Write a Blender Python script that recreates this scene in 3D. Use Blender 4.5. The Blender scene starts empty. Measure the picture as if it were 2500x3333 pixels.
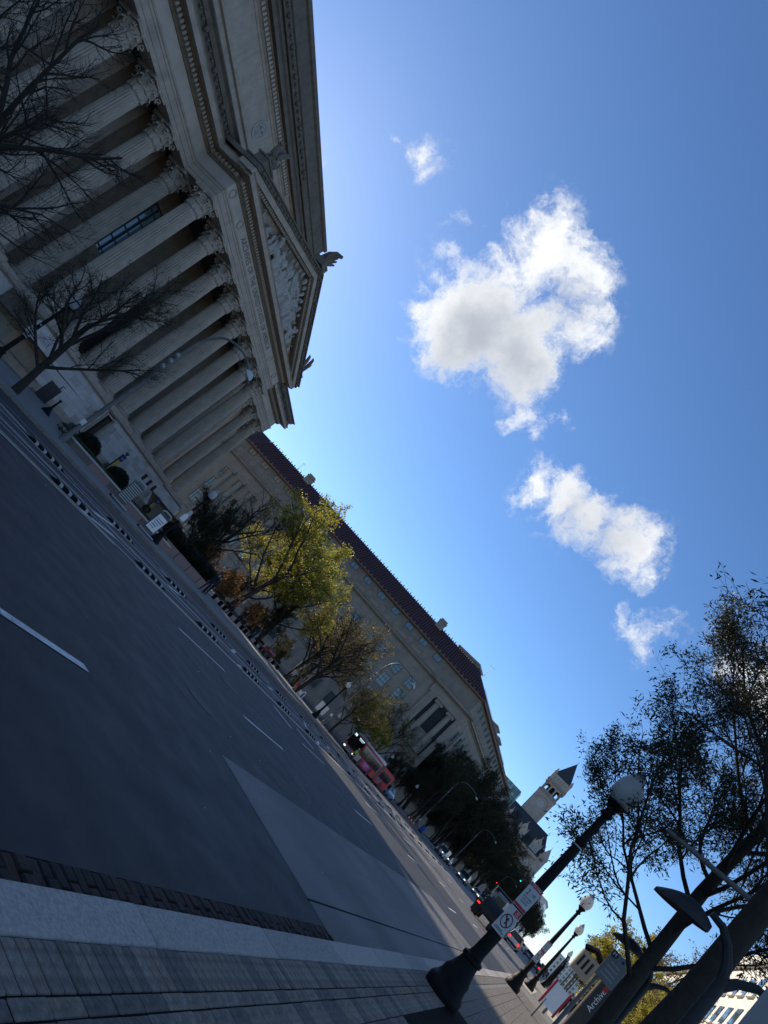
import bpy, bmesh, math, random
import numpy as np
from mathutils import Vector, Matrix
random.seed(7)
RAD = math.radians
scene = bpy.context.scene
col = scene.collection

# ---------------------------------------------------------------- camera
cam_data = bpy.data.cameras.new("camera")
cam = bpy.data.objects.new("camera", cam_data)
col.objects.link(cam)
cam.matrix_world = Matrix((
    (0.63671354, -0.56437810, 0.52542671, 0.0),
    (0.19915225, -0.53792183, -0.81913277, 0.0),
    (0.74493909, 0.62619284, -0.23010494, 1.6),
    (0, 0, 0, 1)))
cam_data.sensor_fit = 'HORIZONTAL'
cam_data.sensor_width = 36.0
cam_data.lens = 36.0 * 2332.1 / 2500.0
cam_data.clip_start = 0.05
cam_data.clip_end = 9000
scene.camera = cam
scene.render.resolution_x, scene.render.resolution_y = 768, 1024

# ---------------------------------------------------------------- sun and sky
SUN_AZ, SUN_EL = RAD(60.0), RAD(21.5)          # left of the street axis, above the horizon
sun_dir = Vector((-math.sin(SUN_AZ) * math.cos(SUN_EL), math.cos(SUN_AZ) * math.cos(SUN_EL), math.sin(SUN_EL)))
sd = bpy.data.lights.new("sun", 'SUN')
sd.energy = 5.0
sd.angle = RAD(0.53)
sd.color = (1.0, 0.88, 0.72)
sun = bpy.data.objects.new("sun", sd)
sun.rotation_euler = sun_dir.to_track_quat('Z', 'Y').to_euler()
sun.location = (0, 0, 60)
col.objects.link(sun)

world = bpy.data.worlds.new("World")
scene.world = world
world.use_nodes = True
wn, wl = world.node_tree.nodes, world.node_tree.links
wn.clear()
def wnode(t, **kw):
    n = wn.new(t)
    for k, v in kw.items():
        setattr(n, k, v)
    return n
sky = wnode('ShaderNodeTexSky', sky_type='NISHITA', sun_disc=False, sun_elevation=SUN_EL,
            sun_rotation=-SUN_AZ, altitude=10, air_density=0.68, dust_density=0.09, ozone_density=4.0)
bg = wnode('ShaderNodeBackground'); bg.inputs['Strength'].default_value = 0.14
wout = wnode('ShaderNodeOutputWorld')
tc = wnode('ShaderNodeTexCoord')

def wmath(op, a, b=None, c=None, clamp=False):
    n = wnode('ShaderNodeMath', operation=op, use_clamp=clamp)
    for i, v in enumerate((a, b, c)):
        if v is None: continue
        if isinstance(v, (int, float)): n.inputs[i].default_value = v
        else: wl.new(v, n.inputs[i])
    return n.outputs[0]
def wnoise(vec, scale, detail, rough, w=None):
    n = wnode('ShaderNodeTexNoise'); n.inputs['Scale'].default_value = scale
    n.inputs['Detail'].default_value = detail; n.inputs['Roughness'].default_value = rough
    wl.new(vec, n.inputs['Vector'])
    return n
# fair-weather cumulus: clusters of puffs given by their direction in the sky (azimuth left of the
# street, elevation, angular radius, all in degrees), frayed by fractal noise
puffs = [(39.95, 28.73, 5.09), (41.87, 26.92, 4.15), (36.43, 29.61, 4.31), (40.8, 34.55, 3.41), (40.91, 36.47, 2.23), (43.18, 34.81, 2.06), (33.44, 33.95, 2.27), (35.09, 28.85, 2.81), (42.3, 26.04, 1.97), (37.92, 35.73, 2.65), (34.13, 35.63, 1.42), (37.91, 26.93, 2.41), (41.82, 31.73, 2.75), (43.37, 36.48, 1.42), (43.62, 23.69, 0.99), (31.79, 26.5, 1.54), (30.11, 27.83, 1.23), (29.32, 26.32, 0.99), (29.38, 29.25, 0.82), (45.43, 29.43, 1.1), (47.39, 31.11, 0.62), (46.72, 32.08, 0.57), (25.59, 23.82, 2.11), (23.24, 24.37, 2.69), (20.72, 24.72, 2.77), (17.7, 24.85, 2.7), (15.97, 25.44, 2.19), (14.75, 24.59, 1.61), (21.91, 27.0, 0.95), (13.37, 21.48, 0.93), (12.13, 21.51, 1.33), (10.91, 22.01, 1.31), (10.76, 21.05, 0.79), (8.93, 21.66, 0.53), (4.06, 24.22, 2.24), (2.47, 23.88, 2.79), (3.82, 22.69, 1.44), (7.1, 23.62, 0.47), (54.86, 31.05, 0.6), (53.39, 31.57, 0.89), (52.01, 31.37, 0.61), (55.47, 30.77, 0.42), (56.84, 24.79, 0.66), (57.55, 24.88, 0.42), (-60, 35, 7), (-66, 36, 5), (-54, 33, 4.5), (120, 40, 8), (128, 42, 6), (-130, 30, 7), (-138, 31, 5), (170, 45, 6), (-20, 60, 5)]
dirv = tc.outputs['Generated']
warp = wnoise(dirv, 9.0, 6.0, 0.62)
wsub = wnode('ShaderNodeVectorMath', operation='SUBTRACT'); wl.new(warp.outputs['Color'], wsub.inputs[0]); wsub.inputs[1].default_value = (.5, .5, .5)
wscl = wnode('ShaderNodeVectorMath', operation='SCALE'); wl.new(wsub.outputs[0], wscl.inputs[0]); wscl.inputs['Scale'].default_value = 0.11
wadd = wnode('ShaderNodeVectorMath', operation='ADD'); wl.new(dirv, wadd.inputs[0]); wl.new(wscl.outputs[0], wadd.inputs[1])
def field(lst, vec, width, k):
    out = None
    for az, el, r in lst:
        a, e = RAD(az), RAD(el)
        c = (-math.sin(a) * math.cos(e), math.cos(a) * math.cos(e), math.sin(e))
        dn = wnode('ShaderNodeVectorMath', operation='DISTANCE'); wl.new(vec, dn.inputs[0]); dn.inputs[1].default_value = c
        v = wmath('MULTIPLY_ADD', dn.outputs['Value'], -1.0 / RAD(width), r / width)
        out = v if out is None else wmath('SMOOTH_MAX', out, v, k)
    return out
def wramp(v, lo, hi):
    n = wnode('ShaderNodeMapRange', interpolation_type='SMOOTHSTEP')
    wl.new(v, n.inputs['Value']); n.inputs['From Min'].default_value = lo; n.inputs['From Max'].default_value = hi
    return n.outputs[0]
shape = field(puffs, wadd.outputs[0], 3.0, 0.25)
fine = wnoise(wadd.outputs[0], 30.0, 12.0, 0.66)
mid = wnoise(dirv, 13.0, 6.0, 0.6)
d1 = wmath('MULTIPLY_ADD', fine.outputs['Fac'], 2.0, -1.02)
d2 = wmath('MULTIPLY_ADD', mid.outputs['Fac'], 1.6, -0.80)
dens = wmath('ADD', wmath('ADD', shape, d1), d2)
mask = wmath('MULTIPLY', wramp(dens, -0.15, 0.75), wramp(shape, -0.45, 0.25))
# thick, shaded hearts of the clouds
core = field([(38.87, 28.45, 3.74), (35.92, 29.42, 2.78), (40.82, 28.85, 2.09), (21.6, 24.22, 1.6), (18.92, 24.38, 1.8), (37.07, 33.86, 0.89)], wadd.outputs[0], 4.5, 0.4)
core = wmath('ADD', core, wmath('MULTIPLY_ADD', mid.outputs['Fac'], 1.3, -0.65))
core = wmath('ADD', core, wmath('MULTIPLY_ADD', fine.outputs['Fac'], 0.5, -0.25))
core = wramp(core, -0.5, 0.8)
cmix = wnode('ShaderNodeMix', data_type='RGBA'); wl.new(core, cmix.inputs['Factor'])
cmix.inputs['A'].default_value = (5.5, 5.6, 5.75, 1); cmix.inputs['B'].default_value = (2.75, 3.0, 3.45, 1)
smix = wnode('ShaderNodeMix', data_type='RGBA')
hs = wnode('ShaderNodeHueSaturation'); hs.inputs['Saturation'].default_value = 1.06; hs.inputs['Value'].default_value = 1.0; wl.new(sky.outputs['Color'], hs.inputs['Color'])
wl.new(mask, smix.inputs['Factor']); wl.new(hs.outputs['Color'], smix.inputs['A']); wl.new(cmix.outputs['Result'], smix.inputs['B'])
wl.new(smix.outputs['Result'], bg.inputs['Color'])
wl.new(bg.outputs['Background'], wout.inputs['Surface'])

scene.view_settings.view_transform = 'Standard'
scene.view_settings.look = 'None'
scene.view_settings.gamma = 1.0
scene.view_settings.use_curve_mapping = False
scene.view_settings.exposure = 0.38

# ---------------------------------------------------------------- materials
MATS = {}
def mat(name, c, rough=.8, var=.12, scale=2.0, c2=None, bump=0.0, bscale=30.0, metallic=0.0, spec=.35,
        stain=0.0, stain_col=None, streak=0.0, emit=None, estr=1.0, trans=0.0, alpha=1.0, transl=0.0, coat=0.0):
    """one procedural material: two noise octaves of colour variation, optional stains/streaks and bump"""
    if name in MATS: return MATS[name]
    m = bpy.data.materials.new(name); m.use_nodes = True
    nt = m.node_tree; N, L = nt.nodes, nt.links
    b = N['Principled BSDF']
    b.inputs['Roughness'].default_value = rough
    b.inputs['Metallic'].default_value = metallic
    b.inputs['Specular IOR Level'].default_value = spec
    b.inputs['Alpha'].default_value = alpha
    if coat: b.inputs['Coat Weight'].default_value = coat; b.inputs['Coat Roughness'].default_value = .08
    if trans: b.inputs['Transmission Weight'].default_value = trans
    t = N.new('ShaderNodeTexCoord')
    def noise(s, d=5, r=.6, vec=None):
        n = N.new('ShaderNodeTexNoise'); n.inputs['Scale'].default_value = s
        n.inputs['Detail'].default_value = d; n.inputs['Roughness'].default_value = r
        L.new(vec or t.outputs['Object'], n.inputs['Vector']); return n
    def mix(fac, a, bb):
        n = N.new('ShaderNodeMix'); n.data_type = 'RGBA'
        for k, v in (('Factor', fac), ('A', a), ('B', bb)):
            if isinstance(v, tuple): n.inputs[k].default_value = v if len(v) == 4 else v + (1,)
            elif isinstance(v, (int, float)): n.inputs[k].default_value = v
            else: L.new(v, n.inputs[k])
        return n.outputs['Result']
    def ramp(v, lo, hi, a=0., bb=1.):
        n = N.new('ShaderNodeMapRange'); L.new(v, n.inputs['Value'])
        n.inputs['From Min'].default_value = lo; n.inputs['From Max'].default_value = hi
        n.inputs['To Min'].default_value = a; n.inputs['To Max'].default_value = bb; return n.outputs[0]
    c = tuple(c)
    ca = tuple(x * (1 - var) for x in c); cb = tuple(min(1, x * (1 + var)) for x in c)
    n1 = noise(scale)
    colr = mix(ramp(n1.outputs['Fac'], .3, .7), ca, cb)
    if c2 is not None:
        n2 = noise(scale * .23, 3); colr = mix(ramp(n2.outputs['Fac'], .42, .62), colr, tuple(c2))
    if stain:
        n3 = noise(scale * .4, 8, .7)
        colr = mix(ramp(n3.outputs['Fac'], .5, .72, 0, stain), colr, tuple(stain_col or tuple(x * .4 for x in c)))
    if streak:
        mp = N.new('ShaderNodeMapping'); mp.inputs['Scale'].default_value = (1.3, 1.3, .08)
        L.new(t.outputs['Object'], mp.inputs['Vector'])
        n4 = noise(1.0, 6, .65, mp.outputs[0])
        colr = mix(ramp(n4.outputs['Fac'], .48, .75, 0, streak), colr, tuple(x * .45 for x in c))
    L.new(colr, b.inputs['Base Color'])
    rn = noise(scale * 3); L.new(ramp(rn.outputs['Fac'], .2, .8, max(0, rough - .08), min(1, rough + .08)), b.inputs['Roughness'])
    if bump:
        nb = noise(bscale, 6, .65)
        bp = N.new('ShaderNodeBump'); bp.inputs['Strength'].default_value = bump; bp.inputs['Distance'].default_value = .02
        L.new(nb.outputs['Fac'], bp.inputs['Height']); L.new(bp.outputs[0], b.inputs['Normal'])
    if emit is not None:
        b.inputs['Emission Color'].default_value = tuple(emit) + (1,); b.inputs['Emission Strength'].default_value = estr
    if transl:
        tr = N.new('ShaderNodeBsdfTranslucent'); L.new(colr, tr.inputs['Color'])
        ms = N.new('ShaderNodeMixShader'); ms.inputs[0].default_value = transl
        L.new(b.outputs[0], ms.inputs[1]); L.new(tr.outputs[0], ms.inputs[2])
        L.new(ms.outputs[0], N['Material Output'].inputs['Surface'])
    MATS[name] = m
    return m

# ---------------------------------------------------------------- mesh building
class MB:
    """collects vertices and faces for ONE mesh"""
    def __init__(s): s.v = []; s.f = []; s.mi = []; s.cur = 0
    def add(s, vs, fs, M=None):
        o = len(s.v)
        if M is not None: vs = [M @ Vector(p) for p in vs]
        s.v.extend([tuple(p) for p in vs])
        for f in fs:
            s.f.append(tuple(i + o for i in f)); s.mi.append(s.cur)
        return s
    def box(s, x0, x1, y0, y1, z0, z1, M=None):
        vs = [(x0,y0,z0),(x1,y0,z0),(x1,y1,z0),(x0,y1,z0),(x0,y0,z1),(x1,y0,z1),(x1,y1,z1),(x0,y1,z1)]
        return s.add(vs, [(3,2,1,0),(4,5,6,7),(0,1,5,4),(1,2,6,5),(2,3,7,6),(3,0,4,7)], M)
    def bev(s, x0, x1, y0, y1, z0, z1, b=.02, M=None):
        """box with chamfered vertical and top edges"""
        r = [(x0+b,y0),(x1-b,y0),(x1,y0+b),(x1,y1-b),(x1-b,y1),(x0+b,y1),(x0,y1-b),(x0,y0+b)]
        cx, cy = (x0+x1)/2, (y0+y1)/2
        def sh(p): return (p[0]+(b if p[0]<cx else -b), p[1]+(b if p[1]<cy else -b))
        vs = [(p[0],p[1],z0) for p in r]+[(p[0],p[1],z1-b) for p in r]+[sh(p)+(z1,) for p in r]
        fs = [tuple(range(7,-1,-1)), tuple(range(16,24))]
        for k in (0,8):
            for i in range(8): fs.append((k+i,k+(i+1)%8,k+8+(i+1)%8,k+8+i))
        return s.add(vs, fs, M)
    def prism(s, poly, z0, z1, M=None):
        n = len(poly)
        vs = [(p[0],p[1],z0) for p in poly]+[(p[0],p[1],z1) for p in poly]
        fs = [tuple(range(n-1,-1,-1)), tuple(range(n,2*n))]+[(i,(i+1)%n,n+(i+1)%n,n+i) for i in range(n)]
        return s.add(vs, fs, M)
    def loft(s, rings, cap=True, M=None, closed=True):
        n = len(rings[0]); vs = [p for r in rings for p in r]; fs = []
        for k in range(len(rings)-1):
            for i in range(n if closed else n-1):
                j = (i+1) % n
                fs.append((k*n+i, k*n+j, (k+1)*n+j, (k+1)*n+i))
        if cap and closed:
            fs.append(tuple(range(n-1,-1,-1))); fs.append(tuple(range((len(rings)-1)*n, len(rings)*n)))
        return s.add(vs, fs, M)
    def lathe(s, prof, seg=24, M=None, cap=True, c=(0,0,0)):
        rings = [[(c[0]+r*math.cos(2*math.pi*i/seg), c[1]+r*math.sin(2*math.pi*i/seg), c[2]+z) for i in range(seg)] for r, z in prof]
        return s.loft(rings, cap, M)
    def tube(s, pts, rad, seg=8, cap=True, M=None):
        pts = [Vector(p) for p in pts]
        if not isinstance(rad, (list, tuple)): rad = [rad]*len(pts)
        rings = []; up = None
        for i, p in enumerate(pts):
            d = (pts[min(i+1,len(pts)-1)]-pts[max(i-1,0)])
            d = d.normalized() if d.length > 1e-9 else Vector((0,0,1))
            if up is None:
                up = Vector((0,0,1)) if abs(d.z) < .9 else Vector((1,0,0))
            a = d.cross(up)
            if a.length < 1e-6: a = d.orthogonal()
            a.normalize(); b = a.cross(d).normalized(); up = b
            rings.append([p+a*(rad[i]*math.cos(2*math.pi*k/seg))+b*(rad[i]*math.sin(2*math.pi*k/seg)) for k in range(seg)])
        return s.loft(rings, cap, M)
    def ell(s, c, r, seg=12, rings=8, M=None):
        if isinstance(r, (int, float)): r = (r,r,r)
        R_ = []
        for k in range(rings+1):
            t = math.pi*k/rings
            rr = max(math.sin(t), .02)
            R_.append([(c[0]+r[0]*rr*math.cos(2*math.pi*i/seg), c[1]+r[1]*rr*math.sin(2*math.pi*i/seg), c[2]-r[2]*math.cos(t)) for i in range(seg)])
        return s.loft(R_, True, M)
    def sweep(s, path, prof, cap=True, M=None, closed=False):
        """sweep an (offset, z) profile along a plan path with mitred corners; offset is to the right of travel"""
        n = len(path); P = [Vector((p[0],p[1])) for p in path]; rings = []
        for i in range(n):
            def nrm(a, b):
                d = (b-a).normalized(); return Vector((d.y, -d.x))
            if closed: n0, n1 = nrm(P[i-1],P[i]), nrm(P[i],P[(i+1)%n])
            else:
                n1 = nrm(P[i],P[i+1]) if i < n-1 else None
                n0 = nrm(P[i-1],P[i]) if i > 0 else n1
                if n1 is None: n1 = n0
            m = (n0+n1); m = m/(max(.15, m.dot(m)/2))
            rings.append([(P[i].x+m.x*o, P[i].y+m.y*o, z) for o, z in prof])
        if closed: rings.append(rings[0])
        k = len(prof); vs = [p for r in rings for p in r]; fs = []
        for a in range(len(rings)-1):
            for j in range(k-1): fs.append((a*k+j, (a+1)*k+j, (a+1)*k+j+1, a*k+j+1))
        if cap and not closed:
            fs.append(tuple(range(k-1,-1,-1))); fs.append(tuple((len(rings)-1)*k+j for j in range(k)))
        return s.add(vs, fs, M)
    def mesh(s, name, mats, smooth=False, angle=None):
        me = bpy.data.meshes.new(name)
        me.from_pydata(s.v, [], s.f)
        if not isinstance(mats, (list, tuple)): mats = [mats]
        for m in mats: me.materials.append(m)
        if len(mats) > 1: me.polygons.foreach_set('material_index', s.mi)
        if smooth:
            me.polygons.foreach_set('use_smooth', [True]*len(me.polygons))
            if angle is not None: me.set_sharp_from_angle(angle=RAD(angle))
        me.update()
        return me

def link(name, me, parent=None, loc=(0,0,0), rz=0.0, rot=None, scale=None):
    o = bpy.data.objects.new(name, me); col.objects.link(o)
    o.parent = parent; o.location = loc
    o.rotation_euler = rot if rot is not None else (0,0,rz)
    if scale is not None: o.scale = scale if isinstance(scale,(tuple,list)) else (scale,)*3
    return o
def obj(name, mb, m, parent=None, smooth=False, angle=40, **kw):
    return link(name, mb.mesh(name, m, smooth, angle), parent, **kw)
def tag(o, label, cat, group=None):
    o['label'] = label; o['category'] = cat
    if group: o['group'] = group
    return o
def thing(name, label, cat, loc=(0,0,0), rz=0.0, group=None):
    o = bpy.data.objects.new(name, None); o.empty_display_size = .2; col.objects.link(o)
    o.location = loc; o.rotation_euler = (0,0,rz)
    return tag(o, label, cat, group)
def struct(o): o['kind'] = 'structure'; return o
def copy_tree(o, parent=None, loc=None, rz=None):
    c = o.copy(); col.objects.link(c); c.parent = parent
    if loc is not None: c.location = loc
    if rz is not None: c.rotation_euler = (0,0,rz)
    for ch in [x for x in o.children]: copy_tree(ch, c)
    return c
def raw(name, V, F, m, parent=None, smooth=False):
    """mesh from numpy arrays (quads or tris of one size)"""
    me = bpy.data.meshes.new(name)
    V = np.asarray(V, np.float32); F = np.asarray(F, np.int32)
    me.vertices.add(len(V)); me.vertices.foreach_set('co', V.ravel())
    k = F.shape[1]
    me.loops.add(F.size); me.loops.foreach_set('vertex_index', F.ravel())
    me.polygons.add(len(F)); me.polygons.foreach_set('loop_start', np.arange(0, F.size, k, dtype=np.int32))
    if smooth: me.polygons.foreach_set('use_smooth', np.ones(len(F), bool))
    me.update(calc_edges=True)
    for mm in (m if isinstance(m,(list,tuple)) else [m]): me.materials.append(mm)
    return link(name, me, parent)
def text_mesh(s, size, depth=.01, align='CENTER', spacing=1.0, bold=0.0):
    cu = bpy.data.curves.new('lettering', 'FONT'); cu.body = s; cu.size = size; cu.extrude = depth
    cu.align_x = align; cu.align_y = 'CENTER'; cu.space_character = spacing; cu.offset = bold
    cu.resolution_u = 3
    o = bpy.data.objects.new('lettering', cu); col.objects.link(o)
    dg = bpy.context.evaluated_depsgraph_get()
    me = bpy.data.meshes.new_from_object(o.evaluated_get(dg))
    bpy.data.objects.remove(o); bpy.data.curves.remove(cu)
    return me
def letters(s, size, m, parent, loc, rot, depth=.01, name='lettering', **kw):
    me = text_mesh(s, size, depth, **kw); me.name = name; me.materials.clear(); me.materials.append(m)
    return link(name, me, parent, loc, rot=rot)

# ---------------------------------------------------------------- palette
STONE = mat('limestone', (.385,.325,.265), .85, .14, .9, stain=.35, streak=.35, bump=.25, bscale=18)
STONE_D = mat('limestone_weathered_shaded', (.15,.125,.10), .9, .2, 1.2, stain=.5, streak=.4, bump=.4, bscale=14)  # weathered stone outside; darkened as painted shade on the inner wall
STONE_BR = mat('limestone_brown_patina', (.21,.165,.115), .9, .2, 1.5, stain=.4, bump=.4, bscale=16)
STONE_L = mat('limestone_ashlar', (.44,.385,.33), .85, .10, .7, stain=.25, streak=.15, bump=.2, bscale=22)
GRANITE = mat('kerb_granite', (.40,.40,.40), .75, .16, 9, stain=.25, bump=.4, bscale=60)
GRANITE_D = mat('dark_granite', (.13,.11,.10), .7, .2, 5, bump=.3, bscale=40)
PINKGRAN = mat('pink_granite', (.24,.18,.165), .7, .15, 14, bump=.2, bscale=50)
CONC = mat('concrete', (.24,.24,.23), .85, .12, 2.5, stain=.4, bump=.4, bscale=70)
DARK = mat('dark_void', (.012,.012,.014), .6, .1, 1)
GLASS = mat('window_glass', (.03,.04,.05), .06, .1, .6, spec=.9)
BLACKM = mat('black_painted_iron', (.006,.006,.007), .55, .3, 8, spec=.14, bump=.15, bscale=25)
BRONZE_G = mat('green_bronze', (.035,.07,.06), .55, .3, 7, bump=.3, bscale=20)
STEEL = mat('galvanised_steel', (.33,.34,.35), .45, .1, 3, metallic=.6)
WHITE = mat('white_paint', (.74,.74,.73), .5, .05, 3)
RED = mat('sign_red', (.42,.018,.03), .45, .08, 3)
SIGNBLK = mat('sign_black', (.02,.02,.025), .5, .05, 3)

# ---------------------------------------------------------------- ground, road, pavements
def asphalt_mat(name, c, patchy=.35, wear=True):
    m = bpy.data.materials.new(name); m.use_nodes = True
    N, L = m.node_tree.nodes, m.node_tree.links; b = N['Principled BSDF']
    t = N.new('ShaderNodeTexCoord')
    def noise(s, d=6, r=.65, sc=None):
        n = N.new('ShaderNodeTexNoise'); n.inputs['Scale'].default_value = s; n.inputs['Detail'].default_value = d; n.inputs['Roughness'].default_value = r
        if sc:
            mp = N.new('ShaderNodeMapping'); mp.inputs['Scale'].default_value = sc; L.new(t.outputs['Object'], mp.inputs['Vector']); L.new(mp.outputs[0], n.inputs['Vector'])
        else: L.new(t.outputs['Object'], n.inputs['Vector'])
        return n.outputs['Fac']
    def mr(v, a, bb, c_=0., d=1.):
        n = N.new('ShaderNodeMapRange'); L.new(v, n.inputs['Value'])
        for k, x in (('From Min',a),('From Max',bb),('To Min',c_),('To Max',d)): n.inputs[k].default_value = x
        return n.outputs[0]
    def mix(f, a, bb):
        n = N.new('ShaderNodeMix'); n.data_type = 'RGBA'; L.new(f, n.inputs['Factor'])
        for k, v in (('A',a),('B',bb)):
            if isinstance(v, tuple): n.inputs[k].default_value = v+(1,)
            else: L.new(v, n.inputs[k])
        return n.outputs['Result']
    dk = tuple(x*.62 for x in c); lt = tuple(x*1.45 for x in c)
    k1 = mix(mr(noise(.35, 4), .35, .65), dk, lt)
    k2 = mix(mr(noise(.5, 5, .6, (2.2, .10, 1)), .52, .72, 0, patchy), k1, tuple(x*.5 for x in c))   # tyre-worn bands along the road
    k3 = mix(mr(noise(220, 2, .6), .60, .72, 0, .55), k2, tuple(min(1, x*3.4) for x in c))              # aggregate
    k4 = mix(mr(noise(2.2, 9, .75), .62, .70, 0, .35), k3, tuple(x*.35 for x in c))                  # oil and tar spots
    k5 = mix(mr(noise(55, 3, .7), .56, .70, 0, .5), k4, tuple(min(1, x*2.6) for x in c))             # coarser stone chips
    L.new(k5, b.inputs['Base Color'])
    L.new(mr(noise(1.4), .3, .7, .58, .76), b.inputs['Roughness'])
    b.inputs['Specular IOR Level'].default_value = .42
    bp = N.new('ShaderNodeBump'); bp.inputs['Strength'].default_value = .55; bp.inputs['Distance'].default_value = .012
    L.new(noise(150, 4, .7), bp.inputs['Height']); L.new(bp.outputs[0], b.inputs['Normal'])
    return m
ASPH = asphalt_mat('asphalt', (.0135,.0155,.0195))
ASPH2 = asphalt_mat('asphalt_side_street', (.050,.050,.050))
PATCH = asphalt_mat('worn_concrete_lane', (.122,.116,.108), .5)
PAINT = mat('road_paint', (.62,.62,.60), .6, .2, 6, stain=.75, stain_col=(.12,.12,.12), bump=.3, bscale=120)
PAINT_Y = mat('road_paint_cream', (.60,.56,.42), .6, .2, 6, stain=.6, stain_col=(.12,.12,.12), bump=.3, bscale=120)
PAVE = [mat('paver_grey_%s' % n, c, .85, .36, 22, stain=.65, bump=.9, bscale=50) for n, c in
        (('light', (.27,.235,.195)), ('mid', (.215,.19,.16)), ('warm', (.245,.20,.16)), ('dark', (.15,.135,.12)))]
BRICK = [mat('gutter_brick_%s' % n, c, .9, .25, 9, stain=.5, bump=.7, bscale=50) for n, c in
         (('red', (.055,.033,.027)), ('brown', (.045,.036,.030)), ('sooty', (.026,.024,.023)))]
PLAZA = mat('plaza_paving', (.22,.215,.20), .85, .15, 1.5, stain=.35, bump=.4, bscale=45)

def sheet(name, pts, z, m, parent=None):
    return obj(name, MB().add([(x, y, z) for x, y in pts], [tuple(range(len(pts)))]), m, parent)
def rect(x0, x1, y0, y1): return [(x0,y0),(x1,y0),(x1,y1),(x0,y1)]

struct(sheet('ground', rect(-3000,3000,-3000,3000), -.60, CONC))
KX, FK, ZS = -1.757, -25.6, .12            # near kerb line, far kerb line, pavement height
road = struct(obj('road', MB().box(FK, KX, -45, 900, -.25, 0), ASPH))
struct(obj('side_street', MB().add([(FK-.004,72.7,-.004),(FK-.004,128.2,-.004),(-34,128.2,-.42),(-34,72.7,-.42),(-260,72.7,-.42),(-260,128.2,-.42)], [(0,1,2,3),(3,2,5,4)]), ASPH2))
struct(obj('pavement_far', MB().prism([(-150,-45),(FK-.30,-45),(FK-.30,70.5),(FK-1.6,72.6),(-150,72.6)], -.55, ZS), PLAZA))
struct(obj('pavement_justice', MB().box(-260, FK-.30, 128.3, 900, -.55, ZS), PLAZA))
struct(obj('pavement_near', MB().box(KX+.29, 70, -45, 46, -.25, ZS-.008), PLAZA))
struct(obj('crossing_pavement', MB().box(KX+.004, 70, 46.3, 900, -.25, ZS-.02), mat('pale_crossing_concrete', (.30,.28,.25), .85, .12, 1.2, stain=.3, bump=.3, bscale=40)))

struct(sheet('road_sunlit_section', [(FK+.02,58),(-14,55),(-8,49),(KX-.02,42),(KX-.02,890),(FK+.02,890)], .0035, asphalt_mat('pale_sunlit_asphalt', (.10,.095,.088), .5)))  # sunlight painted as paler asphalt; near edge follows the shadow line
# worn concrete lane by the kerb
patch = sheet('lane_patch', [(-5.08,10.15),(-3.6,9.65),(-2.2,9.2),(KX,9.1),(KX,31),(-3.6,31.35),(-5.06,31.6),(-5.12,24),(-5.04,18)], .004, PATCH, road)
SEAM = mat('bitumen_seam', (.009,.009,.010), .9, .2, 8, spec=.08)
def strip(name, x0, y0, x1, y1, w, z, m, parent):
    a, b = Vector((x0,y0)), Vector((x1,y1)); d = (b-a).normalized(); n = Vector((-d.y, d.x))*w/2
    return sheet(name, [tuple(a-n), tuple(b-n), tuple(b+n), tuple(a+n)], z, m, parent)
for a in ((-2.45,9.25,-2.42,31,.03), (-4.95,21.8,-3.4,22.6,.02), (-3.4,22.6,-2.45,22.3,.015)):
    strip('pavement_seam', *a, .008, SEAM, patch)
# near gutter bricks
g = struct(obj('gutter', MB().box(-2.07, KX-.003, -3, 9.1, -.02, .002), SEAM))
rb = random.Random(3)
bm_long = [MB().bev(0,.17,0,.088,0,.05,.006).mesh('brick', m) for m in BRICK]
bm_shrt = [MB().bev(0,.105,0,.088,0,.05,.006).mesh('brick', m) for m in BRICK]
y = 1.6; k = 0
while y < 9.0:
    x = -2.055
    for L_, ms in ((.18, bm_long), (.115, bm_shrt)) if k % 2 else ((.115, bm_shrt), (.18, bm_long)):
        link('brick', rb.choice(ms), g, (x+rb.uniform(0,.006), y, -.034+rb.uniform(-.008,.008)), rz=rb.uniform(-.04,.04),
             rot=(rb.uniform(-.04,.04), rb.uniform(-.04,.04), rb.uniform(-.05,.05)))
        x += L_
    y += .1; k += 1
# granite kerb stones
kerb = struct(obj('kerb', MB().box(KX+.02, KX+.28, -20, 46.3, -.2, ZS-.02), SEAM))
ys = [-20+2.05*i for i in range(33)]
off = 4.17 - ys[min(range(33), key=lambda i: abs(ys[i]-4.17))]
kst = [MB().bev(KX, KX+.287, .005, 2.042, -.15, ZS, .012).mesh('kerb_stone', mat('kerb_granite_%d' % i, c, .75, .24, 40, stain=.5, streak=.0, bump=.8, bscale=70))
       for i, c in enumerate(((.42,.385,.345), (.36,.33,.30), (.45,.415,.375)))]
for i, yy in enumerate(ys):
    if yy+off < 45: link('kerb_stone', kst[(i*7) % 3], kerb, (rb.uniform(-.004,.004), yy+off, rb.uniform(-.004,.003)))
fark = struct(obj('kerb_far', MB().box(FK-.28, FK-.02, -45, 70.4, -.2, ZS-.01), SEAM))
fkm = [MB().bev(FK-.30, FK, .01, 2.04, -.15, ZS+.012, .015).mesh('kerb_stone', m) for m in (mat('far_kerb_granite', (.17,.155,.14), .8, .2, 5, stain=.4, bump=.4, bscale=40), GRANITE_D)]
for i in range(56):
    link('kerb_stone', fkm[1 if i % 5 == 3 else 0], fark, (0, -44.5+i*2.05, rb.uniform(-.004,.004)))
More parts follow.
